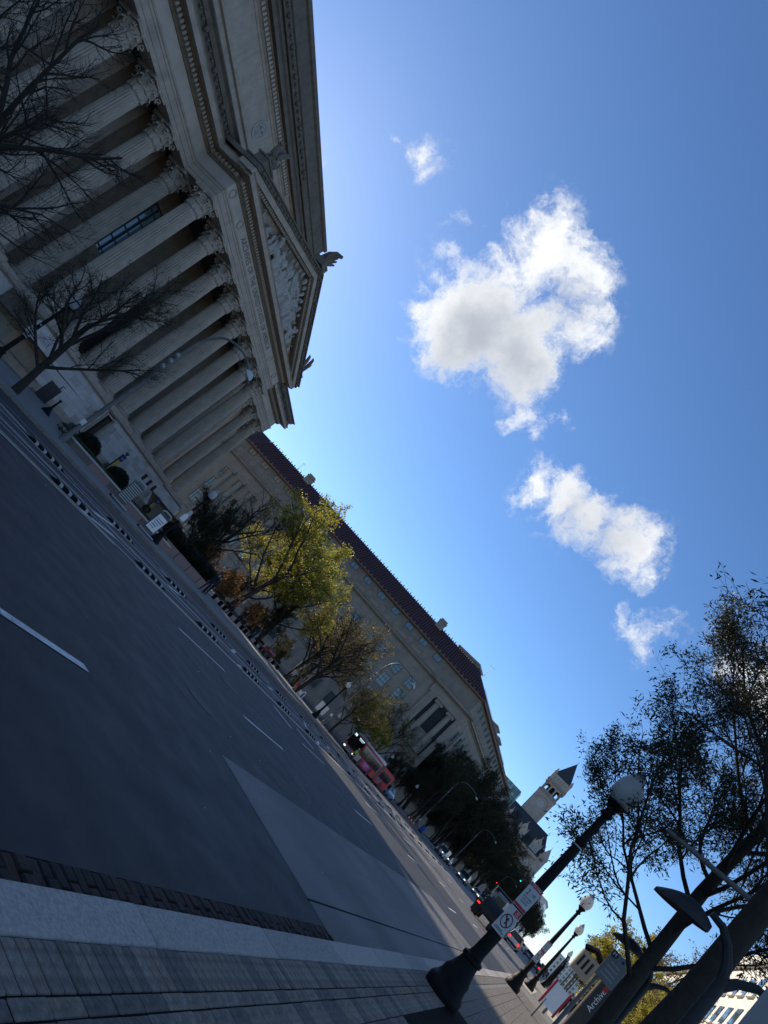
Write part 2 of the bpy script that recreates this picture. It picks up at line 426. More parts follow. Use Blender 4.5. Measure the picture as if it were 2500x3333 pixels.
# pavers on the near pavement
walk = struct(obj('paver_bed', MB().box(KX+.29, 1.2, .5, 17, ZS-.05, ZS-.006), SEAM))
def paver_set(name, dx, dy, b=.004): return [MB().bev(b,dx-b,b,dy-b,0,.05,.004).mesh(name, m) for m in PAVE]
p1, p2, p3 = paver_set('paver', .255, .0925), paver_set('paver', .098, .24), paver_set('paver', .235, .24)
y = 1.9
while y < 13.9:
    link('paver', rb.choice(p1), walk, (KX+.289, y, ZS-.05+rb.uniform(-.003,.003)), rot=(rb.uniform(-.01,.01), rb.uniform(-.008,.008), rb.uniform(-.01,.01)))
    y += .0925
y = 2.0; k = 0
while y < 14:
    link('paver', rb.choice(p2), walk, (KX+.546, y, ZS-.05+rb.uniform(-.003,.003)))
    for r in range(3):
        if y < 9 or r < 1:
            link('paver', rb.choice(p3), walk, (KX+.647+r*.237, y+(.12 if r % 2 else 0), ZS-.05+rb.uniform(-.003,.003)), rz=rb.uniform(-.008,.008))
    y += .2405; k += 1
# the rest of the pavers, far along the pavement, as one relief sheet
mb = MB(); y = 13.9
while y < 44:
    mb.bev(KX+.293, KX+.54, y, y+.088, ZS-.05, ZS, .004); y += .0925
for r in range(12):
    y = 9.0 if r >= 3 else 14.0
    while y < 40:
        x = KX+.647+r*.237
        mb.bev(x+.003, x+.232, y, y+.234, ZS-.05, ZS+rb.uniform(-.003,.002), .004); y += .2405
far_pav = obj('paver_field', mb, PAVE[1], walk); far_pav['kind'] = 'stuff'
struct(obj('kerb_return', MB().bev(KX, 60, 46.0, 46.3, -.15, ZS+.004, .012), GRANITE))
# crossing bands beyond the corner
cb = struct(sheet('crossing_band_bed', rect(KX+.3, 24, 46.6, 62), ZS-.012, PLAZA))
for i in range(11):
    sheet('crossing_band', rect(KX+.4+i*1.9, KX+1.2+i*1.9, 47, 60), ZS-.006, PAINT_Y, cb)

# road markings
def dash(x, y0, y1, w=.12, m=PAINT): return sheet('lane_marking', rect(x-w/2, x+w/2, y0, y1), .008, m, road)
dash(-4.92, 2.6, 6.3, .13)
for i in range(8): dash(-5.09, 37+i*11.4, 39.8+i*11.4)
for i in range(1,14): dash(-8.27, 15.8+(i-1)*11.25, 18.7+(i-1)*11.25)
for i in range(1,14): dash(-11.58, 15.95+(i-1)*11.1, 19.1+(i-1)*11.1)
for x, w, m in ((-14.98,.16,PAINT_Y), (-15.28,.10,PAINT), (-16.55,.09,PAINT), (-17.35,.11,PAINT), (-17.62,.09,PAINT), (-19.12,.12,PAINT), (-19.98,.07,PAINT), (-21.8,.07,PAINT)):
    y = -20
    while y < 300:
        L_ = rb.uniform(30, 60); dash(x, y, y+L_, w, m); y += L_+rb.choice((0, .4, 0, 1.2))
for y0 in (27.5, 30.7): strip('lane_marking', -13.85, y0, -12.65, y0+.12, .36, .009, PAINT, road)
for i in range(7):     # hatching and bicycle arrows in the cycle lane
    y0 = 9.5+i*11.5
    strip('lane_marking', -20.7, y0+3.4, -20.25, y0+5.2, .26, .009, PAINT, road)
    strip('lane_marking', -15.3, y0+4.6, -16.5, y0+7.4, .2, .009, PAINT, road)
    strip('lane_marking', -17.5, y0+7.0, -18.9, y0+9.4, .2, .009, PAINT, road)
    strip('lane_marking', -18.0, y0+1.2, -18.6, y0+2.9, .22, .009, PAINT, road)
# cracks sealed with tar, utility covers, older patches
rc = random.Random(17)
def crack(x, y, n, dx, dy, w):
    pts = [Vector((x,y))]
    for i in range(n): pts.append(pts[-1]+Vector((dx+rc.uniform(-.12,.12), dy+rc.uniform(-.12,.12))))
    V, F = [], []
    for i, p in enumerate(pts):
        ww = w*rc.uniform(.4,1.2)*(1-abs(2*i/n-1)**4*.9); d = (pts[min(i+1,n)]-pts[max(i-1,0)]).normalized(); nn = Vector((-d.y,d.x))*ww/2
        V += [(p.x-nn.x,p.y-nn.y,.0062),(p.x+nn.x,p.y+nn.y,.0062)]
    F = [(2*i,2*i+2,2*i+3,2*i+1) for i in range(n)]
    obj('road_crack', MB().add(V,F), SEAM, road)
pass
MAN = mat('manhole_iron', (.03,.028,.026), .6, .3, 12, bump=.6, bscale=60)
for x, y in ((-6.8,11.5),(-10.2,17.5),(-13.0,13.2),(-7.3,33),(-10.4,45)):
    mh = obj('manhole_cover', MB().lathe([(.34,.001),(.34,.008),(.30,.009),(.29,.006),(.01,.006)],28), MAN, road, loc=(x,y,0))

# litter and pale chips on the road
for i in range(40):
    x, y = rb.uniform(-14,-2.3), rb.uniform(3.5,22); r = rb.uniform(.008,.022)
    c = obj('leaf_litter', MB().ell((0,0,0),(r, r*.6, .006),6,3), rb.choice((PAINT_Y, PAVE[0], BRICK[1])), road, loc=(x, y, .008), rz=rb.uniform(0,3))

# rubber lane separators beside the cycle lane
RUBBER = mat('black_rubber', (.006,.006,.007), .9, .3, 10, bump=.3, bscale=40, spec=.08)
REFL = mat('pale_reflective_band', (.36,.36,.35), .55, .15, 9)
def sep_mesh():
    pr = lambda h, w: [(-w,0),(-w*.86,h*.75),(-w*.5,h),(w*.5,h),(w*.86,h*.75),(w,0)]
    mb = MB(); rings = []
    for yy, h in ((0,.015),(.10,.055),(.22,.10),(1.61,.10),(1.73,.055),(1.83,.015)):
        rings.append([(x, yy, z) for x, z in pr(h, .135)])
    mb.loft(rings); return mb.mesh('rubber_body', RUBBER, True, 35)
def band_mesh():
    pr = [(-.137,.004),(-.118,.077),(-.069,.1025),(.069,.1025),(.118,.077),(.137,.004)]
    mb = MB(); mb.loft([[(x, 0, z) for x, z in pr], [(x, .125, z) for x, z in pr]], cap=False); return mb.mesh('reflective_band', REFL)
sm_, bm_ = sep_mesh(), band_mesh()
def separator(x, y, label, grp, rz=0):
    o = thing('lane_separator', label, 'lane separator', (x, y, .004), rz, grp)
    link('rubber_body', sm_, o)
    for k in range(4): link('reflective_band', bm_, o, (0, .24+k*.41, .001))
    return o
ORD = ['first','second','third','fourth','fifth','sixth','seventh','eighth','ninth','tenth','eleventh','twelfth','thirteenth','fourteenth','fifteenth','sixteenth','seventeenth','eighteenth','nineteenth','twentieth']
for k in range(18):
    separator(-15.72, 12.99+k*4.56, 'black rubber separator with pale bands, %s from left in the traffic-side row' % ORD[k], 'separators on the traffic side of the cycle lane', rb.uniform(-.01,.01))
for k in range(17):
    separator(-19.46, 14.33+k*4.62, 'black rubber separator with pale bands, %s from left in the kerb-side row' % ORD[k], 'separators on the kerb side of the cycle lane', rb.uniform(-.01,.01))

# ---------------------------------------------------------------- the archives building
TH = RAD(20.5)
UV = Vector((-math.sin(TH), math.cos(TH), 0)); NV = Vector((math.cos(TH), math.sin(TH), 0))
def frame_pt(u, d, z=0): return UV*u - NV*d + Vector((0,0,z))        # along the front, distance back, height
ARX, ARY = 64.0, 42.0
arch = thing('archives_building', 'grey limestone temple-fronted archives building with fluted columns and carved pediment', 'building',
             frame_pt(ARX, ARY), math.pi/2+TH)
OF = (-ARX, -ARY, 0)
def part(name, mb, m, parent=arch, smooth=False, angle=35):
    return obj(name, mb, m, parent, smooth, angle, loc=OF if parent is arch else (0,0,0))
ZB, ZA = 4.5, 20.38            # column foot, underside of architrave
ENT = [(8,42.7),(47.3,42.7),(47.3,38.9),(80.7,38.9),(80.7,42.7),(99.3,42.7),(99.3,78)]
# entablature
part('architrave', MB().sweep(ENT, [(-1.6,ZA+.01),(-.03,ZA),(-.03,ZA+.36),(.02,ZA+.38),(.02,ZA+.86),(.07,ZA+.88),(.07,ZA+1.06),(.13,ZA+1.1),(.16,ZA+1.22),(.16,ZA+1.27),(-1.6,ZA+1.27)]), STONE)
part('frieze', MB().sweep(ENT, [(-1.5,ZA+1.27),(0,ZA+1.272),(0,ZA+2.28),(-1.5,ZA+2.28)]), STONE_L)
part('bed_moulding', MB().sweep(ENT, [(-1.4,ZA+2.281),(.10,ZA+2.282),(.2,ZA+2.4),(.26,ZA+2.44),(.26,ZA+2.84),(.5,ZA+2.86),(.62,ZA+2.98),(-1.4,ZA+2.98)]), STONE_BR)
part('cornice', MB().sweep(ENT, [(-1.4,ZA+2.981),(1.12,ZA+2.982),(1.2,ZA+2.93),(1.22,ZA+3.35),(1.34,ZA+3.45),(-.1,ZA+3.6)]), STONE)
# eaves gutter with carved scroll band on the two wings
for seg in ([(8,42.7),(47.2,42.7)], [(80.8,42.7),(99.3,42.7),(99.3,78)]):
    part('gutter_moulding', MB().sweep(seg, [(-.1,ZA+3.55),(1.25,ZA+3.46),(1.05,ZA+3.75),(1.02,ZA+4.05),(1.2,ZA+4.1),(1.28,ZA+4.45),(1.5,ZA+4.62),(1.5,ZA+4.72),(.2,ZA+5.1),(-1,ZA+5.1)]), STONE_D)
# dentils
dm = MB().bev(-.11,.11,-.24,.02,0,.34,.01).mesh('dentil', STONE)
def dentils(a, b, step, z, me, out=.28, sc=1.0, parent=arch):
    a, b = Vector(a), Vector(b); L_ = (b-a).length; d = (b-a)/L_; nn = Vector((d.y,-d.x)); k = int(L_/step)
    for i in range(k):
        p = a+d*((i+.5)*L_/k)+nn*out
        link('dentil', me, parent, (p.x+OF[0], p.y+OF[1], z), rz=math.atan2(d.y,d.x), scale=sc)
dentils((30,42.7),(47.0,42.7),.40,ZA+2.47,dm); dentils((47.3,42.4),(47.3,39.0),.40,ZA+2.47,dm)
dentils((47.1,38.9),(80.9,38.9),.40,ZA+2.47,dm); dentils((80.9,42.7),(99.3,42.7),.42,ZA+2.47,dm)
# carved scroll ornaments on the gutters
def scroll_mesh(m):
    mb = MB()
    for sx in (-1, 1):
        pts = [(sx*(.06+.16*(1-t)*math.cos(5*t)), -.05, .17+.16*(1-t)*math.sin(5*t)) for t in [i/9 for i in range(10)]]
        mb.tube(pts, [.05-.003*i for i in range(10)], 5)
    mb.ell((0,-.08,.2),(.09,.09,.16),7,5)
    return mb.mesh('scroll_ornament', m, True)
scm = scroll_mesh(STONE_D)
def lion_mesh():
    mb = MB().ell((0,-.1,.2),(.2,.2,.2),10,7).ell((0,-.27,.14),(.1,.1,.08),8,5)
    for sx in (-1,1): mb.ell((sx*.13,-.05,.36),(.06,.05,.07),6,4)
    return mb.mesh('lion_head', STONE_D, True)
lim = lion_mesh()
for i in range(22): link('scroll_ornament', scm if i % 4 else lim, arch, (30.4+i*.78+OF[0], 42.7-1.12+OF[1], ZA+3.68))
for i in range(22): link('scroll_ornament', scm if i % 4 else lim, arch, (82.2+i*.78+OF[0], 42.7-1.12+OF[1], ZA+3.68))
# inscription and wreaths on the frieze
INC = mat('incised_shadow_stone', (.085,.078,.07), .9, .1, 4)
words = [text_mesh(w, .80, .012, 'LEFT', 1.05) for w in 'ARCHIVES OF THE UNITED STATES OF AMERICA'.split()]
wid = [max(v.co.x for v in me.vertices) for me in words]; pos = 63.0-(sum(wid)+.42*(len(wid)-1))/2
for me, w in zip(words, wid):
    me.name = 'inscription_word'; me.materials.clear(); me.materials.append(INC)
    link('inscription_word', me, arch, (pos+OF[0], 38.9-.004+OF[1], ZA+1.76), rot=(math.pi/2,0,0)); pos += w+.42
wm = MB()
for i in range(26):
    a = 2*math.pi*i/26; wm.ell((.36*math.cos(a), -.02, .36*math.sin(a)), (.085,.07,.085), 6, 4)
wm = wm.mesh('wreath', STONE, True)
for u in (48.2, 51.9, 74.6, 78.6): link('wreath', wm, arch, (u+OF[0], 38.9+OF[1], ZA+1.78))
# columns
def shaft_mesh():
    rings = []; H0, H1 = .62, 13.95
    def ring(z, r, depth):
        pts = []
        for k in range(24):
            for j, dd in enumerate((0, .55, 1, .55)):
                a = 2*math.pi*(k+(0,.26,.5,.74)[j])/24
                rr = r-depth*dd; pts.append((rr*math.cos(a), rr*math.sin(a), z))
        return pts
    for t, dp in ((0,0),(.012,0),(.03,.115),(.3,.115),(.55,.11),(.8,.105),(.965,.095),(.985,0),(1,0)):
        rings.append(ring(H0+(H1-H0)*t, .865-.125*t**1.5, dp))
    return MB().loft(rings).mesh('column', STONE, True, 28)
def base_mesh():
    mb = MB().box(-1.18,1.18,-1.18,1.18,0,.26)
    mb.lathe([(1.14,.26),(1.19,.31),(1.19,.36),(1.12,.42),(1.0,.44),(.96,.49),(1.0,.53),(1.05,.57),(1.0,.62),(.9,.64)], 36)
    return mb.mesh('column_base', STONE, True, 35)
def capital_mesh():
    mb = MB()
    mb.lathe([(.74,0),(.79,.05),(.74,.1),(.72,.12),(.74,.7),(.80,1.2),(.95,1.62)], 28)
    rnd = random.Random(5)
    def leaf(a, z0, h, w, r0, out):
        T = 7; front = []; 
        for i in range(T+1):
            t = i/T
            rr = r0+.05+out*max(0, t-.45)**1.6*2.2
            zz = z0+h*(math.sin(min(t,.86)/.86*math.pi/2)*.98) - (h*.20*max(0,t-.80)/.2)
            ww = w*(.62+.5*math.sin(t*math.pi*.85))*(1+.16*math.cos(i*math.pi))*(1-.75*max(0,t-.75)/.25)
            front.append([(s*ww/2, rr+.05*(1-abs(s))*1.0-.05*abs(s), zz) for s in (-1,-.5,0,.5,1)])
        V = []
        ca, sa = math.cos(a), math.sin(a)
        for off in (0, -.05):
            for row in front:
                for x, r, z in row: V.append((ca*(r+off)-sa*x, sa*(r+off)+ca*x, z))
        n = 5; F = []
        for i in range(T):
            for j in range(4):
                q = (i*n+j, i*n+j+1, (i+1)*n+j+1, (i+1)*n+j); F.append(q)
                F.append(tuple(k+(T+1)*n for k in reversed(q)))
        for i in range(T):
            for j in (0,4):
                q = (i*n+j, (i+1)*n+j, (i+1)*n+j+(T+1)*n, i*n+j+(T+1)*n); F.append(q if j == 0 else tuple(reversed(q)))
        F.append(tuple((T*n+j) for j in range(5))+tuple((T*n+j+(T+1)*n) for j in range(4,-1,-1)))
        mb.add(V, F)
    for k in range(8): leaf(2*math.pi*(k+.5)/8, .14, .70, .58, .76, .36)
    for k in range(8): leaf(2*math.pi*k/8, .20, 1.22, .50, .74, .46)
    for k in range(4):                                     # corner volutes and little inner scrolls
        a = math.pi/4+k*math.pi/2
        for s in (-1, 1):
            pts = []
            for i in range(15):
                t = i/14; ang = -1.2+t*7.2; r = .20*(1-t)+.03
                o = 1.12+r*math.cos(ang); z = 1.42+r*math.sin(ang)
                if i == 0: o, z = .80, .95
                if i == 1: o, z = .95, 1.30
                pts.append((math.cos(a)*o-math.sin(a)*s*.07, math.sin(a)*o+math.cos(a)*s*.07, z))
            mb.tube(pts, [.055]*2+[.06-.002*i for i in range(13)], 5)
        b = k*math.pi/2
        mb.ell((1.0*math.cos(b), 1.0*math.sin(b), 1.70), (.16,.16,.16), 7, 5)
        for s in (-.28,.28):
            pts = [(math.cos(b)*(.92+.1*math.sin(t*4))-math.sin(b)*(s*(1-.6*t)), math.sin(b)*(.92+.1*math.sin(t*4))+math.cos(b)*(s*(1-.6*t)), 1.0+.5*t) for t in [i/6 for i in range(7)]]
            mb.tube(pts, .05, 5)
    ab = []                                                # concave abacus
    for k in range(4):
        a = math.pi/4+k*math.pi/2
        for dd, r in ((-.06,1.55),(.06,1.55),(.42,1.14),(math.pi/4,1.02),(math.pi/2-.42,1.14)):
            ab.append((r*math.cos(a+dd), r*math.sin(a+dd)))
    mb.prism(ab, 1.66, 1.80); mb.prism([(x*1.04,y*1.04) for x,y in ab], 1.80, 1.93)
    return mb.mesh('capital', STONE, True, 40)
shm, bsm, cpm = shaft_mesh(), base_mesh(), capital_mesh()
def column(u, d):
    c = link('column', shm, arch, (u+OF[0], d+OF[1], ZB))
    link('column_base', bsm, c); link('capital', cpm, c, (0,0,13.95))
    return c
for i in range(8): column(48.2+i*4.515, 39.78)
for u in (23.1, 27.3, 31.5, 35.7, 39.9, 44.1, 48.6): column(u, 43.55)
for u in (84.1, 88.5, 92.9, 97.3): column(u, 43.55)
# pediment
SL, PD = .282, 37.7
zl = lambda u: 23.5+(min(u, 128-u)-45.8)*SL
rake = lambda lo, hi, e=0: [(45.8-e, zl(45.8)+lo), (64, zl(64)+lo), (82.2+e, zl(45.8)+lo), (82.2+e, zl(45.8)+hi), (64, zl(64)+hi), (45.8-e, zl(45.8)+hi)]
def uz(poly, d0, d1, m):                     # polygon in the facade plane, given depth
    n = len(poly); V = [(u, d0, z) for u, z in poly]+[(u, d1, z) for u, z in poly]
    return m.add(V, [tuple(range(n)), tuple(range(2*n-1, n-1, -1))]+[(i, n+i, n+(i+1)%n, (i+1)%n) for i in range(n)])
def rake_part(name, lo, hi, d0, d1, m, e=0):
    mb = MB(); p = rake(lo, hi, e)
    uz([p[0],p[1],p[4],p[5]], d0, d1, mb); uz([p[1],p[2],p[3],p[4]], d0, d1, mb)
    return part(name, mb, m)
part('tympanum', uz([(47.0,23.6),(81.0,23.6),(64,29.2)], 38.95, 40.2, MB()), STONE)
rake_part('raking_moulding', -.28, .02, 38.35, 39.2, STONE_BR)
rake_part('raking_cornice', 0.02, .55, PD, 39.3, STONE, .1)
rake_part('raking_gutter', .55, .98, PD-.14, 39.4, STONE_D, .25)
rake_part('raking_cap', .98, 1.12, PD-.3, 39.4, STONE_D, .35)
rm = MB().box(-.12,.12,-.16,.06,0,.26).mesh('raking_dentil', STONE)
rot = math.atan(SL)
for i in range(46):
    for s in (-1, 1):
        u = 64+s*(.25+i*.375)
        if 47.2 < u < 80.8: link('raking_dentil', rm, arch, (u+OF[0], 38.2+OF[1], zl(u)-.26), rot=(0, s*rot, 0))
for i in range(26):
    for s in (-1, 1):
        u = 64+s*(.5+i*.68)
        link('scroll_ornament', scm if i % 5 else lim, arch, (u+OF[0], PD-.12+OF[1], zl(u)+.60), rot=(0, s*rot, 0))
mb = MB(); uz([(45.6,24.0),(64,29.6),(64,29.9),(45.6,24.4)], 39.3, 59.8, mb); uz([(82.4,24.0),(64,29.6),(64,29.9),(82.4,24.4)], 39.3, 59.8, mb)
part('gable_roof', mb, STONE_D)
part('wing_roof', MB().box(8,46.5,41.9,60,24.9,25.3).box(81.5,99.2,41.9,60,24.9,25.3), STONE_D)
# carved figures in the pediment: seated and standing people, horses, griffins, in high relief
RELIEF = mat('carved_relief_stone', (.34,.325,.30), .88, .18, 2.2, stain=.45, bump=.3, bscale=16)
def figure(u, kind, h, s, seed):
    r = random.Random(seed); mb = MB(); D0 = 38.72
    E = lambda x, y, z, a, b, c: mb.ell((u+s*x*h, D0-y*h*.8, 23.72+z*h), (a*h, b*h*.8, c*h), 10, 7)
    T = lambda pts, ra: mb.tube([(u+s*x*h, D0-y*h*.8, 23.72+z*h) for x, y, z in pts], [q*h for q in ra], 7)
    if kind == 'seat':
        E(0,.10,.55,.13,.10,.20); E(.02,.15,.86,.07,.08,.09); E(.0,.10,.33,.17,.13,.15)
        T([(0,.14,.33),(.20,.26,.36),(.24,.27,.05)],[.10,.085,.06]); T([(-.06,.14,.33),(.10,.24,.32),(.10,.24,.03)],[.10,.09,.07])
        T([(-.1,.12,.68),(-.22,.16,.5),(-.08,.24,.42)],[.055,.05,.04]); T([(.1,.12,.68),(.25,.18,.6),(.36,.2,.72)],[.055,.045,.035])
        T([(-.2,.05,.0),(-.2,.08,.35),(-.17,.05,.66)],[.09,.08,.05]); E(-.02,.06,.12,.24,.10,.13)
        for k in range(4): T([(-.12+k*.09,.2,.34),(-.1+k*.1,.2,.02)],[.03,.045])
    elif kind == 'stand':
        E(0,.10,.62,.11,.09,.18); E(.03,.14,.90,.06,.07,.08); E(0,.09,.34,.12,.1,.28)
        T([(.1,.12,.76),(.22,.16,.62),(.30,.2,.74)],[.05,.042,.03]); T([(-.1,.12,.74),(-.17,.13,.55),(-.08,.2,.46)],[.05,.042,.035])
        for k in range(5): T([(-.1+k*.05,.16,.5),(-.13+k*.065,.17,.02)],[.028,.045])
    elif kind == 'horse':
        E(0,.12,.52,.32,.13,.17); E(.3,.14,.55,.16,.12,.18)
        T([(.32,.15,.6),(.44,.17,.82),(.52,.18,.9),(.64,.18,.78)],[.14,.1,.08,.05]); E(.47,.15,.96,.03,.03,.05)
        T([(.3,.16,.45),(.48,.22,.36),(.44,.22,.12)],[.08,.055,.04]); T([(.2,.15,.42),(.26,.18,.03)],[.075,.045])
        T([(-.24,.14,.45),(-.2,.18,.25),(-.28,.18,.02)],[.11,.06,.045]); T([(-.3,.12,.6),(-.44,.12,.5),(-.46,.12,.2)],[.05,.05,.03])
        T([(.36,.1,.75),(.3,.1,.9),(.22,.1,.8)],[.06,.06,.04])
    elif kind == 'recline':
        T([(-.5,.08,.12),(-.2,.12,.2),(.1,.14,.26),(.3,.15,.45)],[.07,.12,.14,.12]); E(.36,.17,.66,.09,.09,.11)
        T([(.3,.16,.45),(.46,.2,.3),(.5,.2,.05)],[.07,.06,.05]); T([(-.1,.2,.22),(-.35,.22,.34),(-.5,.2,.08)],[.1,.075,.05])
    o = part('relief_figure', mb, RELIEF, smooth=True, angle=180)
    rmod = o.modifiers.new('remesh', 'REMESH'); rmod.mode = 'VOXEL'; rmod.voxel_size = .075; rmod.use_smooth_shade = True
    smo = o.modifiers.new('smooth', 'SMOOTH'); smo.iterations = 2; smo.factor = .5
    return o
hh = lambda u: max(.8, (zl(u)-24.05)*1.0)
for u, kd, s in ((64.0,'seat',1),(61.9,'stand',1),(66.2,'stand',-1),(59.9,'seat',1),(68.2,'seat',-1),(57.6,'horse',-1),(70.6,'horse',1),
                 (55.6,'stand',1),(72.9,'stand',-1),(54.2,'seat',1),(74.6,'seat',-1),(52.4,'horse',-1),(76.2,'recline',1),(50.4,'recline',-1),(78.4,'recline',1),(63.0,'stand',-1),(65.1,'stand',1),(60.9,'stand',-1),(67.1,'stand',1),(69.3,'stand',1),(58.6,'stand',-1),(56.4,'seat',-1),(71.8,'seat',1)):
    k = hh(u)
    figure(u, kd, k*(1.0 if kd in ('seat','stand') else .95), s, int(u*10))
# roof ornaments
def griffin(u, d, z, s):
    mb = MB()
    mb.box(u-1.0,u+1.0,d-.55,d+.55,z-.9,z); mb.box(u-1.12,u+1.12,d-.66,d+.66,z,z+.16)
    P = lambda x, y, zz: (u+s*x, d+y, z+.16+zz)
    mb.ell(P(0,0,.62),(.75,.3,.36),12,8); mb.ell(P(-.5,0,.55),(.4,.33,.45),10,7)
    mb.tube([P(.5,0,.7),P(.75,0,1.15),P(.85,0,1.5)],[.34,.26,.2],9); mb.ell(P(.98,0,1.66),(.27,.17,.2),9,6); mb.tube([P(1.15,0,1.66),P(1.36,0,1.5)],[.11,.03],6)
    for k in (-.2,.2):
        mb.tube([P(.55,k,.5),P(.62,k,0)],[.14,.1],7); mb.tube([P(-.55,k,.5),P(-.35,k,.25),P(-.55,k,0)],[.2,.12,.1],7)
        mb.tube([P(.2,k,.8),P(0,k*1.4,1.5),P(-.35,k*1.6,2.05),P(-.75,k*1.6,2.15)],[.2,.24,.18,.06],8)
        mb.ell(P(.92,k*.7,1.9),(.05,.04,.13),5,4)
    mb.tube([P(-.85,0,.5),P(-1.1,0,.9),P(-.95,0,1.25)],[.07,.06,.1],6)
    return part('griffin_ornament', mb, STONE_D, smooth=True, angle=50)
griffin(47.1, 38.6, 25.5, -1); griffin(80.9, 38.6, 25.5, 1)
mb = MB().box(63.2,64.8,38.0,39.4,30.0,30.7)
for k in range(7):
    a = (k-3)*.30
    mb.tube([(64, 38.6, 30.6), (64+math.sin(a)*1.0, 38.5, 30.6+math.cos(a)*1.15), (64+math.sin(a)*1.35, 38.2, 30.7+math.cos(a)*1.75)], [.26,.2,.09], 6)
mb.tube([(64,38.9,30.6),(64.1,38.8,31.8),(64.2,38.5,32.5),(64.3,37.9,32.75)],[.55,.48,.33,.16],9)
part('apex_palmette', mb, STONE_D, smooth=True, angle=50)
mb = MB().box(72.9,74.7,43.2,45,27,29.6).box(72.7,74.9,43,45.2,29.6,29.9); mb.tube([(73.8,44,29.9),(73.9,43.8,30.9),(74.0,43.3,31.5)],[.5,.4,.1],8)
part('roof_ornament', mb, STONE_D)
# back wall, ceilings, windows behind the columns
part('colonnade_ceiling', MB().box(8,47,43.0,47.4,21.0,21.3).box(47.4,80.6,40.4,47.4,21.02,21.32).box(81,99,43.0,47.4,21.0,21.3), mat('shaded_ceiling', (.055,.048,.042), .9, .2, 1.2))  # shade under the ceiling put into its near-black colour
part('inner_wall', MB().box(8,52.4,47,49,.1,21).box(52.4,56.2,47,49,18.8,21).box(52.4,56.2,47,49,.1,12).box(56.2,61,47,49,.1,21).box(61,67,47,49,14,21).box(67,98.9,47,49,.1,21), STONE_D)  # dark stone colour deepens the shade between the columns
# pilaster bands that divide the wall behind the columns
for u in (31.5,35.7,39.9,44.1,48.6,84.1,88.5,92.9,97.3): part('pilaster', MB().bev(u-.75,u+.75,46.75,47.05,4.5,20.9,.04), STONE)
WF = mat('green_window_frame', (.02,.035,.04), .5, .2, 5)
GLB = mat('sky_reflecting_glass', (.10,.16,.22), .04, .1, .4, spec=1.0)
win = part('tall_window', MB().box(52.4,56.2,47.5,47.6,12,18.8), GLB)
for i in range(5): part('mullion', MB().box(52.45+i*.9,52.6+i*.9,47.36,47.49,12,18.8), WF)
for i in range(5): part('glazing_bar', MB().box(52.4,56.2,47.38,47.485,12.3+i*1.45,12.42+i*1.45), WF)
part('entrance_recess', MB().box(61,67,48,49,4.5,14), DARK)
# podium
part('podium_core', MB().box(46.7,81.3,37.75,47,-.2,3.8).box(8,46.7,41.5,47,-.2,3.8).box(81.3,99.5,41.5,47,-.2,3.8), STONE_D)
POD = [(8,41.3),(46.6,41.3),(46.6,37.5),(81.4,37.5),(81.4,41.3),(99.6,41.3),(99.6,78)]
part('podium_cap', MB().sweep(POD, [(-8,3.8),(.06,3.801),(.1,3.9),(.26,3.96),(.28,4.08),(.10,4.12),(.10,4.36),(.02,4.4),(0,4.5),(-8,4.5)]), STONE)
part('podium_plinth', MB().sweep(POD, [(-.4,.1),(.42,.1),(.42,.52),(.34,.56),(.30,.7),(-.4,.7)]), STONE)
BL = [mat('ashlar_%d' % i, c, .85, .09, .8, stain=.22, streak=.12, bump=.22, bscale=22) for i, c in enumerate(((.50,.49,.475),(.45,.44,.425),(.54,.53,.51),(.41,.395,.38)))]
rs = random.Random(11); bcache = {}
def block(u0, u1, d, z0, z1, mi):
    key = (round(u1-u0,3), mi)
    if key not in bcache: bcache[key] = MB().bev(.006, u1-u0-.006, 0, .3, .006, z1-z0-.006, .012).mesh('stone_block', BL[mi])
    link('stone_block', bcache[key], arch, (u0+OF[0], d+OF[1]+rs.uniform(-.004,.004), z0))
for cidx in range(6):
    z0 = .7+cidx*.5167; u = 46.62 + (0 if cidx % 2 else -.8)
    while u < 81.4:
        L_ = (1.45,1.6,1.75)[rs.randrange(3)]
        a, b = max(u,46.62), min(u+L_,81.38)
        if b-a > .25:
            if a < 63.45 and b > 61.65 and z0 < 3.3:                # door opening
                if a < 61.65-.2: block(a, 61.65, 37.5, z0, z0+.5167, rs.randrange(4))
                if b > 63.45+.2: block(63.45, b, 37.5, z0, z0+.5167, rs.randrange(4))
            else: block(a, b, 37.5, z0, z0+.5167, rs.choice((0,0,1,2,2,3)))
        u += L_
dr = part('doorway', MB().box(61.66,63.44,37.62,37.74,.6,3.78), DARK)
part('door_leaf', MB().bev(62.6,63.36,37.56,37.61,.62,3.3,.02), mat('bronze_door', (.06,.05,.04), .5, .2, 4, metallic=.4))
part('door_frame', MB().box(61.5,61.66,37.3,37.6,.6,3.5).box(63.44,63.6,37.3,37.6,.6,3.5).box(61.5,63.6,37.3,37.6,3.5,3.66), STONE)
for u in (76.4, 78.3, 80.2): part('vent_opening', MB().box(u,u+.75,37.46,37.52,2.15,2.95), DARK)
# the long wing walls below the columns
for cidx in range(6):
    z0 = .7+cidx*.5167
    for u0, u1 in ((26,46.6),(81.4,99.6)):
        u = u0
        while u < u1-.3:
            b = min(u+1.75, u1); block(u, b, 41.3, z0, z0+.5167, rs.choice((0,1,2,3))); u = b
